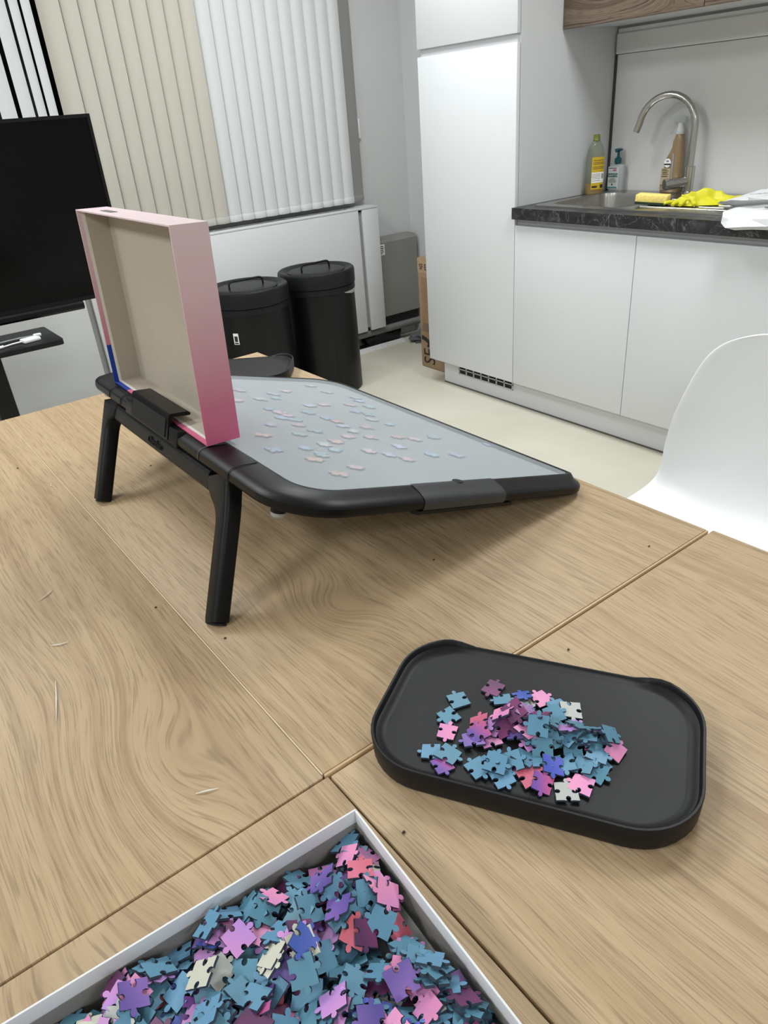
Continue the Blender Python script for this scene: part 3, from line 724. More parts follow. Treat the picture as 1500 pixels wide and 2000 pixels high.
def bin_(loc, rot, label, sticker):
    t = thing('waste_bin', label, 'waste bin', loc, (0, 0, rot), 'black waste bins')
    bm = B(); lathe(bm, [(0.180, 0.0), (0.186, 0.006), (0.187, 0.30), (0.187, 0.53)], n=56, cap1=True); obj('body', bm, BLK_BIN, t)
    seam = B(); tube(seam, [(0.1872 * math.cos(R(-104)), 0.1872 * math.sin(R(-104)), z) for z in (0.02, 0.3, 0.525)], 0.0012, 6); obj('seam', seam, BLK_FLAT, t)
    bm = B(); lathe(bm, [(0.190, 0.523), (0.192, 0.525), (0.192, 0.549), (0.190, 0.551)], n=56); obj('collar_band', bm, BLK_SOFT, t)
    # dished lid with a swing plate and a wire handle
    bm = B(); lathe(bm, [(0.190, 0.552), (0.195, 0.556), (0.196, 0.612), (0.193, 0.622), (0.186, 0.627), (0.176, 0.626), (0.150, 0.614), (0.147, 0.612), (0.1, 0.612), (0.02, 0.612)], n=56); lid = obj('lid', bm, BLK_SOFT, t)
    bm = B(); lathe(bm, [(0.144, 0.6125), (0.144, 0.618), (0.141, 0.620), (0.10, 0.621), (0.02, 0.621)], n=48); obj('flap', bm, BLK, t)
    pts = [(-0.085, 0, 0.621), (-0.085, 0, 0.640), (-0.078, 0, 0.650), (-0.066, 0, 0.653), (0.0, 0, 0.653), (0.066, 0, 0.653), (0.078, 0, 0.650), (0.085, 0, 0.640), (0.085, 0, 0.621)]
    bm = B(); tube(bm, pts, 0.0048, 8); obj('handle', bm, BLK_SOFT, t)
    if sticker == 'label':
        a = R(-143 - math.degrees(rot))
        for (zz, hh, m, rr, wd) in ((0.395, 0.052, PRINT_W, 0.1878, 0.026), (0.408, 0.026, PRINT_K, 0.1884, 0.016), (0.398, 0.006, PRINT_K, 0.1884, 0.020)):
            n = Vector((math.cos(a), math.sin(a), 0)); r = Vector((-math.sin(a), math.cos(a), 0)); o = n * rr - r * (wd / 2)
            plate('sticker' if m is PRINT_W else 'sticker_print', (o.x, o.y, zz), r, (0, 0, 1), wd, hh, m, t)
    else:
        # the grey lip of the liner bag below the collar
        bm = B(); row = []
        for z0 in (0.522, None):
            rr = []
            for i in range(17):
                u = i / 16; a = R(-78 + 70 * u) - rot
                z = 0.5235 if z0 else 0.5215 - 0.016 * math.sin(PI * min(1, u * 1.15 + .02)) - 0.003 * noise.noise(Vector((i, 0, 0)))
                rr.append((0.1895 * math.cos(a), 0.1895 * math.sin(a), z))
            row.append(rr)
        loft(bm, row, closed=False); obj('liner_bag', bm, mat('liner_grey', rgb(168, 168, 168), 0.5), t)
bin_((1.985, 3.245, 0), R(2), 'black round waste bin nearest the floor grille, with grey liner showing', 'liner')
bin_((1.565, 3.200, 0), R(-6), 'black round waste bin with white sticker, nearest the pink box lid', 'label')

def carton():
    t = thing('cardboard_box', 'brown taped cardboard parcel standing beside the tall cabinet', 'cardboard box', (2.55, 2.905, 0))
    cm = mat('kraft_cardboard', rgb(160, 134, 104), 0.75, noise_amt=0.10, noise_scale=14)
    tape = mat('brown_tape', rgb(176, 148, 116), 0.22, coat=0.6, noise_amt=0.08, noise_scale=18)
    bx('carton', (0, 0.30, 0, 0.215, 0.002, 0.600), cm, t, bev=0.004)
    X = -0.0006; rt, up = (0, -1, 0), (0, 0, 1)
    plate('top_tape', (X, 0.214, 0.520), rt, up, 0.212, 0.078, tape, t)
    plate('side_tape', (X, 0.190, 0.10), rt, up, 0.062, 0.40, mat('brown_tape_b', rgb(152, 124, 94), 0.3, noise_amt=0.1, noise_scale=18), t)
    plate('side_tape', (X - .0004, 0.206, 0.205), rt, (0, -0.25, 1), 0.20, 0.05, clear_plastic('clear_tape', rgb(206, 190, 170), 0.25), t)
    text('tape_text', 'SF EXPRESS', 0.043, PRINT_K, t, (X - .0012, 0.200, 0.540), rt, up, sx=0.80)
    # turned logo: big SF read from below, with a dot and a sweeping arc
    lg = text('logo_text', 'SF', 0.135, PRINT_K, t, (X - .0010, 0.098, 0.022), (0, 0, 1), (0, 1, 0), sx=0.72)
    pts = [(X - .0008, 0.198 - 0.158 * math.sin(R(a)), 0.045 + 0.158 * math.cos(R(a))) for a in range(8, 84, 6)]
    rows = [[(X - .0008, 0.212 - q * math.sin(R(a)), 0.050 + q * math.cos(R(a))) for a in range(4, 60, 6)] for q in (0.108, 0.132)]
    bm = B(); loft(bm, rows, closed=False); obj('logo_arc', bm, PRINT_K, t, 0)
    bm = B(); lathe(bm, [(0.009, -0.0006), (0.009, 0.0003)], n=18); bmesh.ops.transform(bm, verts=bm.verts[:], matrix=Matrix.Translation((X - .0014, 0.150, 0.128)) @ Matrix.Rotation(R(90), 4, 'Y')); obj('logo_dot', bm, PRINT_K, t, 0)
carton()

# ------------------------------------------------------------------ television on its stand
def tv():
    y = 3.10
    t = thing('television', 'large black flat television on a floor stand', 'television', (0.40, y, 0))
    gloss = mat('screen_glass', rgb(5, 5, 6), 0.16, spec=0.22)
    bm = B(); slab_hole(bm, (-.588, -.576, .576, .588), (0.722, 0.738, 1.358, 1.370), 0, 0.012)
    bmesh.ops.rotate(bm, verts=bm.verts[:], cent=(0, 0, 0), matrix=Matrix.Rotation(R(90), 3, 'X')); obj('bezel', bm, BLK, t, 0)
    bx('screen', (-.577, .577, -0.0075, 0.0, 0.737, 1.359), gloss, t)
    bx('back_shell', (-.57, .57, 0.001, 0.045, 0.735, 1.355), BLK_SOFT, t, bev=0.01)
    prof = [(-0.012, 0.7215), (-0.020, 0.715), (-0.020, 0.700), (-0.006, 0.690), (0.02, 0.690), (0.02, 0.7215)]
    bm = B(); loft(bm, [[(x, a, b) for a, b in prof] for x in (-.42, .385)]); obj('lower_bar', bm, BLK, t, 30)
    s = thing('television_stand', 'black floor stand with pole and small shelf under the television', 'stand', (0.40, y, 0))
    bx('pole', (-.036, .036, 0.050, 0.110, 0.05, 1.15), BLK_SOFT, s, bev=0.006)
    bx('mount_plate', (-.22, .22, 0.0455, 0.0495, 0.86, 1.20), BLK_SOFT, s)
    bm = B(); prism(bm, rrect(-.30, .225, -0.235, 0.049, (0.01, 0.01, 0.05, 0.02), 4), 0.625, 0.643); obj('shelf', bm, BLK_SOFT, s, 30)
    for sx in (-1, 1):
        bm = B(); tube(bm, [(sx * 0.02, 0.08, 0.085), (sx * .40, -0.28, 0.075)], 0.022, 10); l = obj('leg', bm, BLK_SOFT, s)
        bm = B(); tube(bm, [(sx * 0.02, 0.08, 0.085), (sx * .40, 0.30, 0.075)], 0.022, 10); l2 = obj('leg', bm, BLK_SOFT, s)
        for ll, yy in ((l, -0.28), (l2, 0.30)):
            bm = B(); tube(bm, [(sx * .40 - .012, yy, 0.028), (sx * .40 + .012, yy, 0.028)], 0.028, 16); obj('caster', bm, BLK, ll)
    # white adapter with its lead on the shelf
    a = thing('cable_adapter', 'white video adapter with short lead on the stand shelf', 'adapter', (0.525, y - 0.155, 0.6435), (0, 0, R(12)))
    bx('adapter_body', (-0.032, 0.032, -0.022, 0.022, 0.0, 0.013), WHITE_P, a, bev=0.004)
    bm = B(); tube(bm, [(-0.031, 0.0, 0.007), (-0.07, 0.004, 0.006), (-0.10, 0.004, 0.0045), (-0.16, -.004, 0.004)], 0.0028, 8); obj('lead', bm, WHITE_P, a)
    bm = B(); tube(bm, [(-0.10, 0.004, 0.0055), (-0.135, 0.002, 0.0055)], 0.0052, 10); obj('plug', bm, WHITE_P, a)
    for u in (-0.011, 0.006): bx('port', (0.0318, 0.0326, u, u + .009, 0.004, 0.010), mat('port_grey', rgb(120, 120, 122), 0.5), a)
    c = thing('braided_cable', 'grey braided cable lying behind the white adapter', 'cable', (0.40, y - 0.10, 0.6435))
    bm = B(); tube(bm, [(-.20, -.02, .004), (-.10, 0.01, .004), (0.0, 0.0, .004), (0.10, 0.012, .004), (0.150, 0.004, .004)], 0.0036, 8)
    obj('cable', bm, mat('braid_grey', rgb(140, 140, 142), 0.6, noise_amt=0.5, noise_scale=400), c)
    bx('plug_head', (0.150, 0.178, -0.004, 0.010, 0.0, 0.010), WHITE_P, c, bev=0.002)
tv()

# ------------------------------------------------------------------ white shell chair
def chair():
    t = thing('shell_chair', 'white moulded plastic shell chair at the right side of the table', 'chair', (1.305, 0.652, 0), (0, 0, R(2)))
    wm = mat('white_shell_plastic', rgb(230, 232, 232), 0.42, spec=0.4)
    # centre line (x = backwards, z) with half width, edge lift and forward curl
    #        x      z     half   lift   curl
    ctl = [(-0.205, 0.405, 0.150, 0.000, 0.000), (-0.190, 0.428, 0.185, 0.004, 0.0), (-0.13, 0.442, 0.215, 0.012, 0.0), (-0.03, 0.436, 0.228, 0.018, 0.0),
           (0.07, 0.428, 0.230, 0.024, 0.0), (0.135, 0.438, 0.226, 0.024, -0.006), (0.180, 0.475, 0.222, 0.014, -0.026), (0.205, 0.535, 0.222, 0.010, -0.050),
           (0.225, 0.610, 0.214, 0.012, -0.066), (0.243, 0.690, 0.202, 0.0, -0.056), (0.257, 0.752, 0.190, -0.006, -0.046), (0.266, 0.792, 0.172, -0.012, -0.036), (0.271, 0.815, 0.140, -0.012, -0.022), (0.274, 0.824, 0.085, -0.006, -0.01)]
    n = 16; grid = []
    bm = B()
    for (x, z, h, lift, curl) in ctl:
        row = []
        for i in range(n + 1):
            u = -1 + 2 * i / n; q = abs(u) ** 2.6
            row.append(bm.verts.new((x + curl * q, h * u, z + lift * q)))
        grid.append(row)
    for a, b in zip(grid[:-1], grid[1:]):
        for i in range(n): bm.faces.new((a[i], a[i + 1], b[i + 1], b[i]))
    o = obj('shell', bm, wm, t, 180)
    md = o.modifiers.new('thickness', 'SOLIDIFY'); md.thickness = 0.006; md.offset = 0
    sd = o.modifiers.new('smooth', 'SUBSURF'); sd.levels = 2; sd.render_levels = 2
    wood = mat('chair_leg_beech', rgb(196, 160, 112), 0.5, noise_amt=0.1, noise_scale=60)
    for sx in (-1, 1):
        for sy in (-1, 1):
            bm = B(); tube(bm, [(sx * .11, sy * .11, 0.405), (sx * .21, sy * .20, 0.0)], [0.015, 0.010], 12); obj('leg', bm, wood, t)
    for sy in (-1, 1):
        bm = B(); tube(bm, [(-.155, sy * .152, 0.22), (.155, -sy * .152, 0.22)], 0.004, 8); obj('brace', bm, BLK, t)
    bx('seat_bracket', (-.12, .12, -.12, .12, 0.395, 0.412), BLK, t)
chair()

# ------------------------------------------------------------------ four tables pushed together
TZ = 0.74
def table(x0, x1, y0, y1, label, offs, knots, band=False):
    t = thing('oak_table', label, 'table', (x0, y0, 0), group='oak tables pushed together')
    m = oak('oak_top_%d' % int(offs * 10), offs, knots)
    bx('tabletop', (0, x1 - x0, 0, y1 - y0, TZ - .026, TZ), m, t, bev=0.0016)
    if band:
        eb = mat('oak_edge_band', rgb(204, 176, 136), 0.45, noise_amt=0.05, noise_scale=80)
        bx('edge_strip', (0.0, x1 - x0, -0.0035, -0.0001, TZ - .026, TZ - .0003), eb, t, bev=0.0016)
        bx('edge_strip', (-0.0017, -0.0001, 0.0, y1 - y0, TZ - .026, TZ + .0001), mat('edge_glint_pale', rgb(222, 202, 168), 0.45), t, bev=0.0003)  # pale strip paints the light caught by the edge along the long seam
    metal = mat('table_leg_metal', rgb(205, 205, 203), 0.4)
    for a in (0.05, x1 - x0 - .05):
        for b in (0.06, y1 - y0 - .06):
            bx('leg', (a - .02, a + .02, b - .02, b + .02, 0.0, TZ - .066), metal, t, bev=0.003)
    bx('apron', (0.035, x1 - x0 - .035, 0.045, y1 - y0 - .045, TZ - .065, TZ - .0265), metal, t)
table(-0.4500, 0.2140, 0.4440, 1.795, 'oak table top left of the long seam, running back to the television', 1.3, [(0.535, 0.13, 0.060, 0.15, 0.062), (0.505, 0.27, 0.05, 0.12, -0.03), (0.15, 0.55, 0.08, 0.25, -0.04)])
table(0.2158, 0.8790, 0.4475, 1.795, 'oak table top under the tilted puzzle board', 4.7, [(0.15, 0.22, 0.05, 0.07, 0.048), (0.45, 0.5, 0.08, 0.25, -0.04)], True)
table(-0.4450, 0.2180, -0.91, 0.4420, 'near oak table top, under the left part of the white box', 7.2, [(0.36, 1.33, 0.06, 0.10, 0.035), (0.5, 1.30, 0.05, 0.08, -0.03)])
table(0.2200, 0.8840, -0.91, 0.4405, 'near oak table top, under the tray of puzzle pieces', 9.9, [(0.45, 1.0, 0.10, 0.3, 0.05)])

# ------------------------------------------------------------------ the tilted puzzle board
TH = R(17)
BC = Vector((0.86 - 0.2825 * math.cos(TH), 1.010, 0.7575 + 0.2825 * math.sin(TH)))
board = thing('puzzle_board', 'black framed tilted puzzle board on folding legs with grey mat', 'puzzle board', BC, (0, TH, 0))
BM = Matrix.Translation(BC) @ Matrix.Rotation(TH, 4, 'Y'); BI = BM.inverted()
def loc(p): return BI @ Vector(p)
def puzzle_board():
    n = 10
    out = lambda d: rrect(-.2825 + d, .2825 - d, -.375 + d, .375 - d, (max(.07 - d, .01), max(.085 - d, .01), max(.085 - d, .01), max(.045 - d, .01)), n)
    inn = lambda d: rrect(-.2380 - d, .2655 + d, -.340 - d, .356 + d, (.060, .05, .05, .014), n)
    bm = B()
    loft(bm, [ring3(inn(0), -.0215), ring3(out(.010), -.0235), ring3(out(0.002), -.020), ring3(out(0), -.016), ring3(out(0.0), -.009), ring3(out(.003), -.0055), ring3(out(.012), -.0010), ring3(inn(.006), .0035), ring3(inn(.002), .0040), ring3(inn(0), .0030), ring3(inn(0), -.004)], True, False, False)
    obj('frame', bm, BLK, board, 40)
    bm = B(); prism(bm, inn(-.0003), -.0210, -.0040); obj('mat', bm, mat('grey_felt_mat', rgb(166, 172, 174), 0.85, bump=0.2, bump_scale=900), board, 30)
    # milky cover sheet over the pieces
    m = bpy.data.materials.new('milky_cover_sheet'); m.use_nodes = True
    nt = m.node_tree; b = nt.nodes['Principled BSDF']; o = nt.nodes['Material Output']
    b.inputs['Base Color'].default_value = rgb(196, 204, 208); b.inputs['Roughness'].default_value = 0.42; b.inputs['Specular IOR Level'].default_value = 0.45
    rf = nt.nodes.new('ShaderNodeBsdfRefraction'); rf.inputs['Color'].default_value = (1, 1, 1, 1); rf.inputs['Roughness'].default_value = 0.22; rf.inputs['IOR'].default_value = 1.12
    tr = nt.nodes.new('ShaderNodeBsdfTransparent'); tr.inputs[0].default_value = (1, 1, 1, 1)
    m1 = nt.nodes.new('ShaderNodeMixShader'); m1.inputs[0].default_value = 0.0
    nt.links.new(tr.outputs[0], m1.inputs[1]); nt.links.new(rf.outputs[0], m1.inputs[2])
    m2 = nt.nodes.new('ShaderNodeMixShader'); m2.inputs[0].default_value = 0.45
    nt.links.new(m1.outputs[0], m2.inputs[1]); nt.links.new(b.outputs[0], m2.inputs[2]); nt.links.new(m2.outputs[0], o.inputs['Surface'])
    bm = B(); V = [bm.verts.new(p) for p in ring3(inn(-.0006), 0.0026)]; bm.faces.new(V); obj('cover_sheet', bm, m, board, 0)
    bm = B(); lathe(bm, [(0.008, 0.0030), (0.008, 0.0046)], (0.010, -.341), 20); obj('cover_notch', bm, BLK_FLAT, board)
    # joined-in panels in the middle of each side
    lite = mat('panel_black_satin', rgb(46, 48, 51), 0.38)
    def rimpanel(name, x0, x1):
        bm = B(); pr = [(-.3402, .0046), (-.3465, .0043), (-.3633, -.0002), (-.3725, -.0048), (-.3757, -.0088), (-.3757, -.0162), (-.3735, -.0212), (-.364, -.0242)]
        loft(bm, [[(x, y, z) for y, z in pr] for x in (x0, x0 + .002, x1 - .002, x1)], closed=False)
        return obj(name, bm, lite, board, 40)
    rimpanel('edge_panel', -.078, .078)
    bm = B(); loft(bm, [[(x, y, z) for y, z in ((-.3740, -.0215), (-.3735, -.0265), (-.360, -.029), (-.345, -.0238))] for x in (-.085, .095)]); obj('edge_grip', bm, BLK, board, 30)
    # the flip-up holder in the middle of the raised side
    yc = 0.040
    bx('holder_bed', (-.2835, -.242, yc - .105, yc + .105, -.0235, .0010), BLK, board, bev=0.002)
    bm = B()
    pr = [(-.2850, -.020), (-.2850, .0160), (-.2825, .0190), (-.2560, .0235), (-.2520, .0215), (-.2520, .0180), (-.2790, .0140), (-.2800, -.020)]
    loft(bm, [[(x, y, z) for x, z in pr] for y in (yc - .074, yc - .071, yc + .071, yc + .074)]); obj('holder_clip', bm, BLK, board, 40)
    bx('holder_slot', (-.2862, -.2846, yc - .066, yc + .066, -.018, .010), BLK_FLAT, board)
    # fine seams across the rim
    sm = mat('scuffed_seam', rgb(96, 97, 98), 0.6)
    for y, m_ in ((-.135, sm), (-.225, BLK_FLAT), (.225, BLK_FLAT), (.17, BLK_FLAT)):
        bm = B(); pr = [(-.2832, -.018), (-.2832, -.0085), (-.2800, -.0042), (-.2700, .0006), (-.2430, .0040)]
        tube(bm, [(a, y, b) for a, b in pr], 0.0006, 5); obj('frame_seam', bm, m_, board)
    # rubber stoppers under the corners
    clear = clear_plastic('clear_stopper', rgb(210, 212, 212), 0.5)
    for x, y in ((-.248, -.298), (-.245, .335)):
        bm = B(); lathe(bm, [(0.010, -.036), (0.011, -.022)], (x, y), 16); s = obj('stopper', bm, BLK, board)
        bm = B(); lathe(bm, [(0.0085, -.042), (0.010, -.040), (0.010, -.0362)], (x, y), 16); obj('stopper_tip', bm, clear, s)
    # folding leg frame
    f1, f2 = Vector((0.247, 1.200, 0.7405)), Vector((0.242, 0.738, 0.7405))
    A1, A2 = loc(f1), loc(f2)
    topx, topz = -.2660, -.0400
    T1, T2 = Vector((topx, A1.y + .062, -.0245)), Vector((topx, A2.y + .064, -.0245))
    def bar(name, pts, hws, hd, m, parent, side=Vector((1, 0, 0))):
        # rounded-square bar swept along pts
        pts = [Vector(p) for p in pts]; rings = []
        if not isinstance(hws, (list, tuple)): hws = [hws] * len(pts)
        for i, p in enumerate(pts):
            if i == 0: tg = pts[1] - p
            elif i == len(pts) - 1: tg = p - pts[i - 1]
            else: tg = (pts[i + 1] - p).normalized() + (p - pts[i - 1]).normalized()
            tg.normalize(); a = (side - tg * side.dot(tg)).normalized(); b = tg.cross(a)
            rings.append([tuple(p + a * x + b * y) for x, y in rrect(-hd, hd, -hws[i], hws[i], min(hws[i], hd) * .5, 4)])
        bm = B(); loft(bm, rings); return obj(name, bm, m, parent, 40)
    def leg(T, A, sgn):
        # straight bar that flares into the crossbar on its inner side
        d = A - T; L = d.length; prof = [(0.0, .034), (0.05, .0335), (0.10, .028), (0.15, .0225), (0.20, .0185), (0.26, .0160), (0.32, .0150), (0.6, .0146), (0.955, .0142), (0.985, .0132)]
        pts = [T + d * u + Vector((0, sgn * (h - .0146), 0)) for u, h in prof]
        l = bar('leg', pts, [h for u, h in prof], 0.0125, BLK, board)
        bar('leg_foot', [T + d * 0.9855, A], 0.0118, 0.0102, BLK_FLAT, l)
    leg(T1, A1, -1); leg(T2, A2, 1)
    bar('leg_crossbar', [Vector((topx, T2.y + .045, topz)), Vector((topx, 0, topz)), Vector((topx, T1.y - .045, topz))], 0.0150, 0.0126, BLK_SOFT, board)
    # raised lettering on the crossbar's outer face
    text('raised_lettering', 'Clarduo', 0.0165, BLK_FLAT, board, (topx - .0134, 0.052, topz - .006), (0, -1, 0), (0, 0, 1), extrude=0.0012, shear=0.25)
puzzle_board()

# ------------------------------------------------------------------ jigsaw pieces
PRNG = random.Random(11)
def piece_outline(signs, k=0.0185, rnd=None):
    prof = [(0.0, 0.0), (0.30, 0.012), (0.425, -0.005), (0.385, 0.10), (0.41, 0.20), (0.5, 0.255), (0.59, 0.20), (0.615, 0.10), (0.575, -0.005), (0.70, 0.012)]
    j = lambda: rnd.uniform(-.05, .05)
    cs = [Vector((-.5 + j(), -.5 + j())), Vector((.5 + j(), -.5 + j())), Vector((.5 + j(), .5 + j())), Vector((-.5 + j(), .5 + j()))]
    pts = []
    for i, s in enumerate(signs):
        a, b = cs[i], cs[(i + 1) % 4]; d = b - a; nrm = Vector((d.y, -d.x))
        sh = rnd.uniform(-.07, .07); sc = rnd.uniform(.88, 1.1)
        for t, h in prof:
            if s == 0 and t not in (0.0,): continue
            tt = t + (sh if t > 0 else 0)
            q = a + d * tt + nrm * (h * s * sc); pts.append((q.x * k, q.y * k))
    return pts
EDGE = mat('piece_edge_card', rgb(52, 64, 82), 0.8)
BACK = mat('piece_back_card', rgb(150, 150, 148), 0.85)
def piece_print(name, c1, c2=None, rough=0.42):
    m = bpy.data.materials.new(name); m.use_nodes = True
    nt = m.node_tree; b = nt.nodes['Principled BSDF']; b.inputs['Roughness'].default_value = rough; b.inputs['Specular IOR Level'].default_value = 0.4
    oi = nt.nodes.new('ShaderNodeObjectInfo')
    if c2:
        tc = nt.nodes.new('ShaderNodeTexCoord'); sp = nt.nodes.new('ShaderNodeSeparateXYZ'); nt.links.new(tc.outputs['Generated'], sp.inputs[0])
        f = mth(nt, 'ADD', mth(nt, 'MULTIPLY', sp.outputs[0], 0.7), mth(nt, 'MULTIPLY', sp.outputs[1], 0.3))
        c = ramp(nt, f, [(0.25, rgb(*c1)), (0.75, rgb(*c2))])
    else:
        c = mixc(nt, 0.0, rgb(*c1), rgb(*c1))
    hs = nt.nodes.new('ShaderNodeHueSaturation'); nt.links.new(c, hs.inputs['Color'])
    nt.links.new(mth(nt, 'ADD', mth(nt, 'MULTIPLY', oi.outputs['Random'], 0.32), 0.84), hs.inputs['Value'])
    nt.links.new(mth(nt, 'ADD', mth(nt, 'MULTIPLY', oi.outputs['Random'], 0.02), 0.49), hs.inputs['Hue'])
    nt.links.new(hs.outputs['Color'], b.inputs['Base Color'])
    return m
PRINTS = {
    'teal blue': (piece_print('print_teal', (96, 146, 174)), 58),
    'lilac': (piece_print('print_lilac', (176, 136, 206), (196, 140, 200)), 9),
    'pink': (piece_print('print_pink', (224, 144, 188), (212, 138, 192)), 11),
    'purple': (piece_print('print_purple', (98, 82, 158), (128, 100, 176)), 5),
    'blue': (piece_print('print_blue', (74, 96, 190), (98, 110, 204)), 6),
    'dark plum': (piece_print('print_plum', (92, 48, 92), (120, 58, 104)), 7),
    'coral': (piece_print('print_coral', (214, 104, 120), (220, 118, 142)), 4),
    'magenta': (piece_print('print_magenta', (190, 92, 150), (112, 84, 170)), 6),
    'grey': (piece_print('print_grey', (176, 180, 176)), 4),
    'cream': (piece_print('print_cream', (206, 206, 190)), 2),
    'pale pink': (piece_print('print_pale_pink', (240, 206, 222), (236, 196, 216)), 0),
    'pale blue': (piece_print('print_pale_blue', (176, 204, 240)), 0),
    'pale lilac': (piece_print('print_pale_lilac', (214, 208, 240)), 0),
    'peach': (piece_print('print_peach', (240, 196, 186)), 0),
    'whitish': (piece_print('print_whitish', (226, 230, 228)), 0),
    'pale teal': (piece_print('print_pale_teal', (170, 206, 216)), 0),
}
NAMES = list(PRINTS); WTS = [PRINTS[k][1] for k in NAMES]
PT = 0.0021
def piece_mesh(p2):
    bm = B()
    lo = [bm.verts.new((x, y, 0)) for x, y in p2]; hi = [bm.verts.new((x, y, PT)) for x, y in p2]
    n = len(p2)
    bot = bm.faces.new(lo[::-1]); top = bm.faces.new(hi)
    for i in range(n):
        f = bm.faces.new((lo[i], lo[(i + 1) % n], hi[(i + 1) % n], hi[i])); f.material_index = 1
    bot.material_index = 2; top.material_index = 0
    bmesh.ops.recalc_face_normals(bm, faces=bm.faces[:])
    me = bpy.data.meshes.new('jigsaw_piece'); bm.to_mesh(me); bm.free()
    return me
SHAPES = [(1, -1, 1, -1), (1, 1, -1, -1), (1, -1, -1, -1), (1, 1, 1, -1), (-1, 1, -1, 1), (1, -1, 1, 1), (-1, -1, 1, 1), (0, 1, -1, 1), (0, -1, 1, -1)]
OUTL = [piece_outline(s, 0.0185 * PRNG.uniform(.95, 1.08), PRNG) for s in SHAPES + SHAPES[:5]]
PMESH = {}
def get_piece(i, colour):
    if (i, colour) not in PMESH:
        me = piece_mesh(OUTL[i])
        for m in (PRINTS[colour][0], EDGE, BACK): me.materials.append(m)
        PMESH[i, colour] = me
    return PMESH[i, colour]
class Heap:
    """drops pieces one after the other on a height map, each lying on what is below it"""
    def __init__(s, x0, x1, y0, y1, fn, cell=0.002):
        s.x0, s.y0, s.c = x0, y0, cell
        s.nx, s.ny = int((x1 - x0) / cell) + 1, int((y1 - y0) / cell) + 1
        s.h = np.array([[fn(x0 + i * cell, y0 + j * cell) for j in range(s.ny)] for i in range(s.nx)])
        k = int(0.0095 / cell); g = np.mgrid[-k:k + 1, -k:k + 1]; ok = (g[0] ** 2 + g[1] ** 2) <= (0.0100 / cell) ** 2
        s.di, s.dj = g[0][ok], g[1][ok]
        s.A = np.stack([s.di * cell, s.dj * cell, np.ones(len(s.di))], 1)
        s.P = np.linalg.pinv(s.A)
    def drop(s, x, y, rnd, wobble=0.10, maxs=0.55):
        i = np.clip(int(round((x - s.x0) / s.c)) + s.di, 0, s.nx - 1); j = np.clip(int(round((y - s.y0) / s.c)) + s.dj, 0, s.ny - 1)
        hh = s.h[i, j]
        a, b, c = s.P @ hh
        a = float(np.clip(a + rnd.gauss(0, wobble), -maxs, maxs)); b = float(np.clip(b + rnd.gauss(0, wobble), -maxs, maxs))
        pl = s.A[:, 0] * a + s.A[:, 1] * b
        c = float(np.percentile(hh - pl, 86)) + 0.0001
        s.h[i, j] = np.maximum(hh, c + pl + PT)
        nrm = Vector((-a, -b, 1)).normalized()
        q = Vector((0, 0, 1)).rotation_difference(nrm)
        return Vector((x, y, c)), q
PIECES = []
def place_piece(pos, quat, spin, colour, label, group, idx, zone=None):
    o = bpy.data.objects.new('jigsaw_piece', get_piece(idx, colour)); COL.objects.link(o)
    o.rotation_mode = 'QUATERNION'
    q = quat @ Euler((0, 0, spin)).to_quaternion()
    o.rotation_quaternion = q; o.location = pos
    PIECES.append((o, colour, Vector(pos), group, zone))
    return tag(o, label, 'puzzle piece', group)

# pieces lying under the milky cover (places read off in board coordinates from the low, near corner)
UNDER = [(95, 128, 'pale pink'), (90, 168, 'pale pink'), (180, 163, 'whitish'), (230, 142, 'pale lilac'), (277, 131, 'pale pink'), (237, 157, 'pale teal'), (375, 110, 'whitish'), (437, 135, 'whitish'), (548, 157, 'pale teal'), (566, 170, 'pale blue'), (370, 188, 'pale lilac'),
         (424, 184, 'pale pink'), (527, 185, 'pale pink'), (600, 192, 'pale teal'), (218, 202, 'pale blue'), (252, 214, 'pale pink'), (262, 235, 'pale blue'), (283, 226, 'pale pink'), (365, 215, 'pale blue'), (314, 244, 'pale teal'), (440, 238, 'pale blue'), (478, 250, 'peach'),
         (500, 268, 'pale lilac'), (550, 211, 'pale blue'), (600, 222, 'pale teal'), (612, 242, 'whitish'), (218, 262, 'pale lilac'), (325, 263, 'pale pink'), (390, 286, 'pale teal'), (330, 300, 'pale teal'), (595, 273, 'pale pink'), (540, 288, 'whitish'), (680, 260, 'pale teal'),
         (185, 304, 'peach'), (520, 310, 'pale pink'), (610, 312, 'pale pink'), (470, 328, 'peach'), (425, 340, 'whitish'), (715, 310, 'peach'), (780, 320, 'pale pink'), (850, 310, 'pale teal'), (720, 348, 'pale lilac'), (355, 354, 'pale blue'), (230, 362, 'pale blue'),
         (470, 362, 'pale teal'), (600, 366, 'pale pink'), (415, 380, 'pale teal'), (390, 400, 'peach'), (680, 380, 'pale lilac'), (750, 397, 'pale pink'), (845, 380, 'pale blue'), (945, 382, 'pale lilac'), (1070, 340, 'pale blue'), (550, 430, 'pale pink'), (485, 455, 'peach')]
def board_zone(q):
    a = 'beside the lid' if q.x < -.10 else ('mid board' if q.x < .09 else 'at the low edge')
    b = 'far' if q.y > .12 else ('near' if q.y < -.12 else 'centre')
    return 'under the milky cover, %s, %s side' % (a, b)
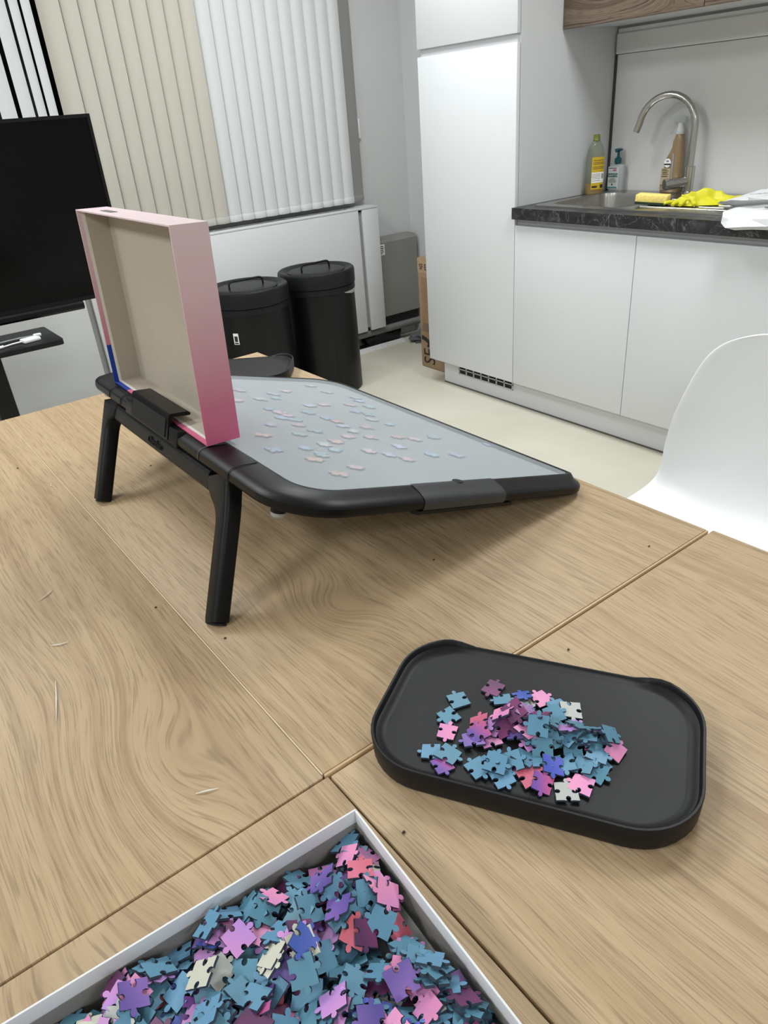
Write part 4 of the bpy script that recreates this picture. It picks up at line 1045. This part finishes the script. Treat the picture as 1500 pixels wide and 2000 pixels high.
def under_cover():
    k = S.camera.matrix_world.to_3x3()
    f = S.camera.data.lens / 36 * 2000
    nrm = BM.to_3x3() @ Vector((0, 0, 1)); p0 = BM @ Vector((0, 0, -.004))
    for i, (px, py, colour) in enumerate(UNDER):
        X, Y = px / 2 + 420, py / 2 + 700
        d = k @ Vector((X - 750, -(Y - 1000), -f))
        p = CAM + d * ((p0 - CAM).dot(nrm) / d.dot(nrm))
        q = Matrix.Rotation(TH, 3, 'Y').to_quaternion()
        place_piece(p + nrm * 0.0003, q, PRNG.uniform(0, 6.28), colour, '%s puzzle piece dimly seen under the milky cover of the tilted board' % colour, 'pieces under the board cover', PRNG.randrange(len(OUTL)), board_zone(BI @ p))
under_cover()

# ------------------------------------------------------------------ pink box lid standing on the board
def gradient_pink():
    m = bpy.data.materials.new('pink_gradient_print'); m.use_nodes = True
    nt = m.node_tree; b = nt.nodes['Principled BSDF']; b.inputs['Roughness'].default_value = 0.5; b.inputs['Specular IOR Level'].default_value = 0.35
    tc = nt.nodes.new('ShaderNodeTexCoord'); sp = nt.nodes.new('ShaderNodeSeparateXYZ'); nt.links.new(tc.outputs['Object'], sp.inputs[0])
    c = ramp(nt, mth(nt, 'DIVIDE', sp.outputs[2], 0.281), [(0.0, rgb(214, 106, 142)), (0.18, rgb(206, 120, 146)), (0.45, rgb(212, 160, 172)), (0.72, rgb(222, 190, 196)), (1.0, rgb(228, 206, 210))])
    blue = mth(nt, 'MULTIPLY', mth(nt, 'GREATER_THAN', sp.outputs[1], 0.393 - 0.066), mth(nt, 'LESS_THAN', sp.outputs[2], 0.066))
    nt.links.new(mixc(nt, blue, c, rgb(22, 62, 158)), b.inputs['Base Color'])
    return m
def lid():
    t = thing('pink_puzzle_box', 'pink gradient puzzle box lid standing on edge on the board', 'box lid', (0.3305, 0.8732, 0.9195))
    t.rotation_mode = 'QUATERNION'
    t.rotation_quaternion = (Matrix.Rotation(-0.0186, 3, 'Z') @ Matrix.Rotation(-0.0026, 3, 'X') @ Matrix.Rotation(0.0359, 3, 'Y')).to_quaternion()
    D, L, Hh, th = 0.0493, 0.3927, 0.2811, 0.0018
    pk = gradient_pink()
    card = mat('grey_brown_board', rgb(186, 177, 162), 0.85, noise_amt=0.07, noise_scale=420, bump=0.1, bump_scale=700)
    wht = mat('white_wrap_paper', rgb(232, 230, 224), 0.6)
    walls = {'bottom': (0, D, 0, L, 0, th), 'top': (0, D, 0, L, Hh - th, Hh), 'near': (0, D, 0, th, th, Hh - th), 'far': (0, D, L - th, L, th, Hh - th)}
    a, b, e = 0.0075, 0.0120, 0.0006
    for k, dims in walls.items():
        w_ = bx('side_wall', dims, pk, t)
        x0, x1, y0, y1, z0, z1 = dims
        if k == 'bottom': s = lambda xa, xb: (xa, xb, th, L - th, th, th + e)
        if k == 'top': s = lambda xa, xb: (xa, xb, th, L - th, Hh - th - e, Hh - th)
        if k == 'near': s = lambda xa, xb: (xa, xb, th, th + e, th, Hh - th)
        if k == 'far': s = lambda xa, xb: (xa, xb, L - th - e, L - th, th, Hh - th)
        bx('wrap_edge', s(a, b), wht, w_); bx('board_lining', s(b, D - th), card, w_)
    bp = bx('back_panel', (D - th, D, th, L - th, th, Hh - th), pk, t)
    bx('board_lining', (D - th - e, D - th, th + e, L - th - e, th + e, Hh - th - e), card, bp)
    p = plate('printed_label', (0.016, 0.318, Hh + .0002), (0, -1, 0), (1, 0, 0), 0.052, 0.010, mat('label_slate', rgb(96, 104, 104), 0.6), t)
lid()

# ------------------------------------------------------------------ trays
def tray(loc_, rot, label, open_side=True):
    t = thing('sorting_tray', label, 'tray', loc_, (0, 0, rot), 'black sorting trays')
    L, W, r, n = 0.310, 0.196, 0.062, 10
    bm = B()
    o = lambda d: rrect(-L / 2 + d, L / 2 - d, -W / 2 + d, W / 2 - d, r - d, n)
    # rim stands high round three sides and the corners, low along the pouring side (y = +W/2)
    def rim(pts, hi, lo):
        res = []
        for x, y in pts:
            k = 0.0
            if open_side and y > W / 2 - 0.030:
                k = min(1.0, max(0.0, (0.116 - abs(x)) / 0.030))
            res.append((x, y, hi + (lo - hi) * k))
        return res
    rings = [ring3(o(.008), 0.0), ring3(o(.003), 0.0015), ring3(o(0.001), 0.006), rim(o(0.0), 0.0282, 0.0205), rim(o(.0006), 0.0292, 0.0212), rim(o(.0026), 0.0292, 0.0212), rim(o(.0034), 0.0284, 0.0206), rim(o(.0048), 0.0236, 0.0200), rim(o(0.0085), 0.0220, 0.0198), ring3(o(0.0110), 0.0196), ring3(o(0.016), 0.0190)]
    loft(bm, rings); obj('tray_shell', bm, BLK_SOFT, t, 45)
    return t
# extra points along the long side so that the rim can step down
_rr = rrect
def rrect_dense(x0, x1, y0, y1, r, n=6, extra=24):
    base = _rr(x0, x1, y0, y1, r, n); out = []
    N = len(base)
    for i in range(N):
        a, b = base[i], base[(i + 1) % N]; out.append(a)
        d = math.hypot(b[0] - a[0], b[1] - a[1])
        if d > 0.04:
            for k in range(1, extra): out.append((a[0] + (b[0] - a[0]) * k / extra, a[1] + (b[1] - a[1]) * k / extra))
    return out
rrect = rrect_dense
TRX, TRY, TRA = 0.400, 0.342, R(-59)
tray((TRX, TRY, TZ), TRA, 'black plastic tray holding a heap of puzzle pieces')
tray((0.722, 1.640, TZ), R(-38), 'empty black tray at the far corner of the table', True)
rrect = _rr

def tray_pieces():
    rnd = random.Random(5)
    hp = Heap(TRX - .17, TRX + .17, TRY - .17, TRY + .17, lambda x, y: TZ + 0.0193)
    c, s = math.cos(TRA), math.sin(TRA)
    def put(x, y, colour, wob):
        du, dv = (x - TRX) * c + (y - TRY) * s, -(x - TRX) * s + (y - TRY) * c
        zone = '%s of the tray heap' % ('left end' if du < -.045 else 'right end' if du > .040 else 'back' if dv > .02 else 'front' if dv < -.025 else 'middle')
        pos, q = hp.drop(x, y, rnd, wob, 0.6)
        place_piece(pos, q, rnd.uniform(0, 6.28), colour, '%s puzzle piece in the heap on the black tray' % colour, 'pieces on the tray', rnd.randrange(len(OUTL)), zone)
    heap = [(rnd.gauss(0, .030), rnd.gauss(0, .018)) for _ in range(58)]
    for u, v in heap:
        x = TRX - 0.010 + u * c - v * s; y = TRY - 0.005 + u * s + v * c
        put(x, y, rnd.choices(NAMES, WTS)[0], 0.14)
    # single ones round the heap (positions on the tray floor)
    for x, y, colour in ((.368, .417, 'teal blue'), (.407, .405, 'dark plum'), (.431, .361, 'pink'), (.345, .407, 'teal blue'), (.330, .393, 'pink'), (.302, .384, 'teal blue'), (.299, .365, 'magenta'), (.311, .370, 'teal blue'),
                         (.330, .318, 'teal blue'), (.334, .330, 'teal blue'), (.350, .302, 'coral'), (.352, .290, 'magenta'), (.362, .270, 'grey'), (.378, .266, 'pink'), (.398, .265, 'teal blue'), (.395, .277, 'teal blue'),
                         (.430, .270, 'pink'), (.437, .292, 'teal blue'), (.434, .280, 'teal blue'), (.385, .291, 'teal blue'), (.372, .295, 'blue'), (.412, .276, 'teal blue'), (.420, .305, 'teal blue')):
        put(x, y, colour, 0.04)
tray_pieces()

# ------------------------------------------------------------------ white box bottom full of pieces
def white_box():
    rot = R(-3.6)
    bx0, by0 = 0.1975, 0.3590                 # the corner nearest the tray
    t = thing('white_puzzle_box', 'open white box base full of loose puzzle pieces', 'box', (bx0, by0, TZ), (0, 0, rot))
    L, W, Hh, th = 0.389, 0.277, 0.050, 0.0018
    wm = mat('white_box_paper', rgb(232, 234, 236), 0.55)
    gm = mat('grey_box_board', rgb(148, 144, 139), 0.85, noise_amt=0.06, noise_scale=420)
    e = 0.0005
    bx('floor_panel', (-L, 0, -W, 0, 0, th), wm, t)
    sides = [((-L, 0, -th, 0, th, Hh), lambda a, b: (-L + th, -th, -th - e, -th, a, b)), ((-L, 0, -W, -W + th, th, Hh), lambda a, b: (-L + th, -th, -W + th, -W + th + e, a, b)),
             ((-th, 0, -W + th, -th, th, Hh), lambda a, b: (-th - e, -th, -W + th, -th, a, b)), ((-L, -L + th, -W + th, -th, th, Hh), lambda a, b: (-L + th, -L + th + e, -W + th, -th, a, b))]
    for d, f in sides:
        w_ = bx('side_wall', d, wm, t, bev=0.0005); bx('board_lining', f(th, Hh - .014), gm, w_)
    # the heap
    rnd = random.Random(21)
    M = Matrix.Translation((bx0, by0, TZ)) @ Matrix.Rotation(rot, 4, 'Z')
    def base(x, y):
        u = (-x) / L; v = (-y) / W           # 0 at the near corner, 1 at the far one
        edge = min(-x, -y, L + x, W + y)
        return 0.012 + 0.010 * min(1, max(0, edge) / 0.07) + 0.004 * noise.noise(Vector((x * 30, y * 30, 2)))
    hp = Heap(-L, 0, -W, 0, base)
    # deep layer: joined, only peeping through
    import itertools
    V, F, MI = [], [], []
    keys = list(range(len(OUTL)))
    mats = [EDGE] + [PRINTS[k][0] for k in NAMES]
    def add(pos, q, spin, idx, colour):
        qq = q @ Euler((0, 0, spin)).to_quaternion()
        n0 = len(V); p2 = OUTL[idx]; n = len(p2)
        for z in (0, PT):
            for x, y in p2: V.append(tuple(M @ (pos + qq @ Vector((x, y, z)))))
        F.append(tuple(range(n0 + n, n0 + 2 * n))); MI.append(1 + NAMES.index(colour))
        for i in range(n): F.append((n0 + i, n0 + (i + 1) % n, n0 + n + (i + 1) % n, n0 + n + i)); MI.append(0)
    mg = 0.0112
    for _ in range(400):
        x, y = rnd.uniform(-L + mg, -mg), rnd.uniform(-W + mg, -mg)
        pos, q = hp.drop(x, y, rnd, 0.12)
        add(pos, q, rnd.uniform(0, 6.28), rnd.choice(keys), rnd.choices(NAMES, WTS)[0])
    # region the photograph shows: the near corner triangle
    def seen(x, y):
        p = M @ Vector((x, y, .03)); d = S.camera.matrix_world.inverted() @ p
        f = S.camera.data.lens / 36 * 2000
        py = 1000 - f * d.y / -d.z; px = 750 + f * d.x / -d.z
        return py < 2060 and -40 < px < 1540
    for _ in range(240):
        while True:
            x, y = rnd.uniform(-L + mg, -mg), rnd.uniform(-W + mg, -mg)
            if not seen(x, y): break
        pos, q = hp.drop(x, y, rnd, 0.12); add(pos, q, rnd.uniform(0, 6.28), rnd.choice(keys), rnd.choices(NAMES, WTS)[0])
    def seen_spot():
        while True:
            x, y = rnd.uniform(-L + mg, -mg), rnd.uniform(-W + mg, -mg)
            if seen(x, y): return x, y
    for _ in range(130):
        x, y = seen_spot()
        pos, q = hp.drop(x, y, rnd, 0.13); add(pos, q, rnd.uniform(0, 6.28), rnd.choice(keys), rnd.choices(NAMES, WTS)[0])
    me = bpy.data.meshes.new('jigsaw_pile'); me.from_pydata(V, [], F)
    for m in mats: me.materials.append(m)
    me.polygons.foreach_set('material_index', MI); me.update()
    st = link('jigsaw_pile', me, None, None, 0)
    tag(st, 'deep layer of mixed puzzle pieces at the bottom of the white box', 'puzzle pieces', kind='stuff')
    for _ in range(165):
        x, y = seen_spot()
        pos, q = hp.drop(x, y, rnd, 0.13)
        colour = rnd.choices(NAMES, WTS)[0]
        zone = ('in the white box corner' if -x < .06 and -y < .06 else 'by the right wall of the white box' if -x < .045 else 'by the left wall of the white box' if -y < .045 else 'at the picture edge in the white box' if not seen(x, y - .03) else 'mid pile in the white box')
        place_piece(M @ pos, M.to_quaternion() @ q, rnd.uniform(0, 6.28), colour, '', 'pieces in the white box', rnd.choice(keys), zone)
white_box()

def label_pieces():
    # say what each piece lies beside; the two nearest pieces of another colour tell most of them apart
    used = set()
    for o, colour, pos, group, zone in PIECES:
        near = sorted(((pos - p).length, c) for q, c, p, g, z in PIECES if g == group and q is not o and c != colour)[:16]
        cs = []
        for _, c in near:
            if c not in cs: cs.append(c)
        cand = ['%s puzzle piece beside a %s one, %s' % (colour, c, zone) for c in cs[:1]]
        cand += ['%s puzzle piece between %s and %s, %s' % (colour, a, b, zone) for i, a in enumerate(cs[:5]) for b in cs[i + 1:5]]
        cand = [c for c in cand if len(c.split()) <= 16] or ['%s puzzle piece %s' % (colour, zone)]
        pick = next((c for c in cand if c not in used), cand[-1])
        used.add(pick); o['label'] = pick
label_pieces()

# ------------------------------------------------------------------ scraps on the table
def scraps():
    wm = mat('paper_sliver', rgb(232, 228, 216), 0.7)
    for pts, lab in (([(0.100, 0.975), (0.093, 0.968), (0.078, 0.961)], 'short white paper sliver farthest up the left table'), ([(0.064, 0.845), (0.073, 0.838), (0.083, 0.837)], 'thin curved white paper sliver on the left table'),
                     ([(0.049, 0.771), (0.041, 0.738), (0.031, 0.703)], 'longest straight white paper sliver on the left table'), ([(0.109, 0.508), (0.119, 0.503), (0.129, 0.499)], 'white paper sliver close to the table seam crossing'),
                     ([(0.1985, 1.345), (0.195, 1.335), (0.199, 1.33)], 'tiny pale paper curl beside the long table seam')):
        bm = B(); n = len(pts)
        P = [(x, y, TZ + .0011 + (0.001 if i == 1 else 0)) for i, (x, y) in enumerate(pts)]
        tube(bm, P, [0.0004, 0.0009, 0.0003], 6); tag(obj('paper_sliver', bm, wm), lab, 'paper scrap', 'paper slivers on the table')
    cm = mat('dark_crumb', rgb(70, 48, 30), 0.8)
    for x, y, lab in ((0.197, 0.830, 'dark crumb on the left table near the seam'), (0.543, 0.659, 'dark crumb in the shadow of the puzzle board'), (0.783, 0.476, 'dark curled crumb near the right table edge'), (0.238, 0.705, 'dark crumb beside the near board leg'),
                      (0.235, 0.345, 'dark crumb right of the white box corner'), (0.531, 0.408, 'tiny dark crumb behind the piece tray'), (0.168, 1.472, 'dark crumb far up the left table'), (0.367, 1.282, 'dark crumb between the board legs')):
        bm = B(); bmesh.ops.create_icosphere(bm, subdivisions=1, radius=0.0016)
        for v in bm.verts: v.co = Vector((v.co.x * 1.3, v.co.y * .8, v.co.z * .6)) * (1 + .4 * noise.noise(v.co * 900))
        o = obj('crumb', bm, cm); o.location = (x, y, TZ + .001); tag(o, lab, 'crumb', 'crumbs on the table')
scraps()
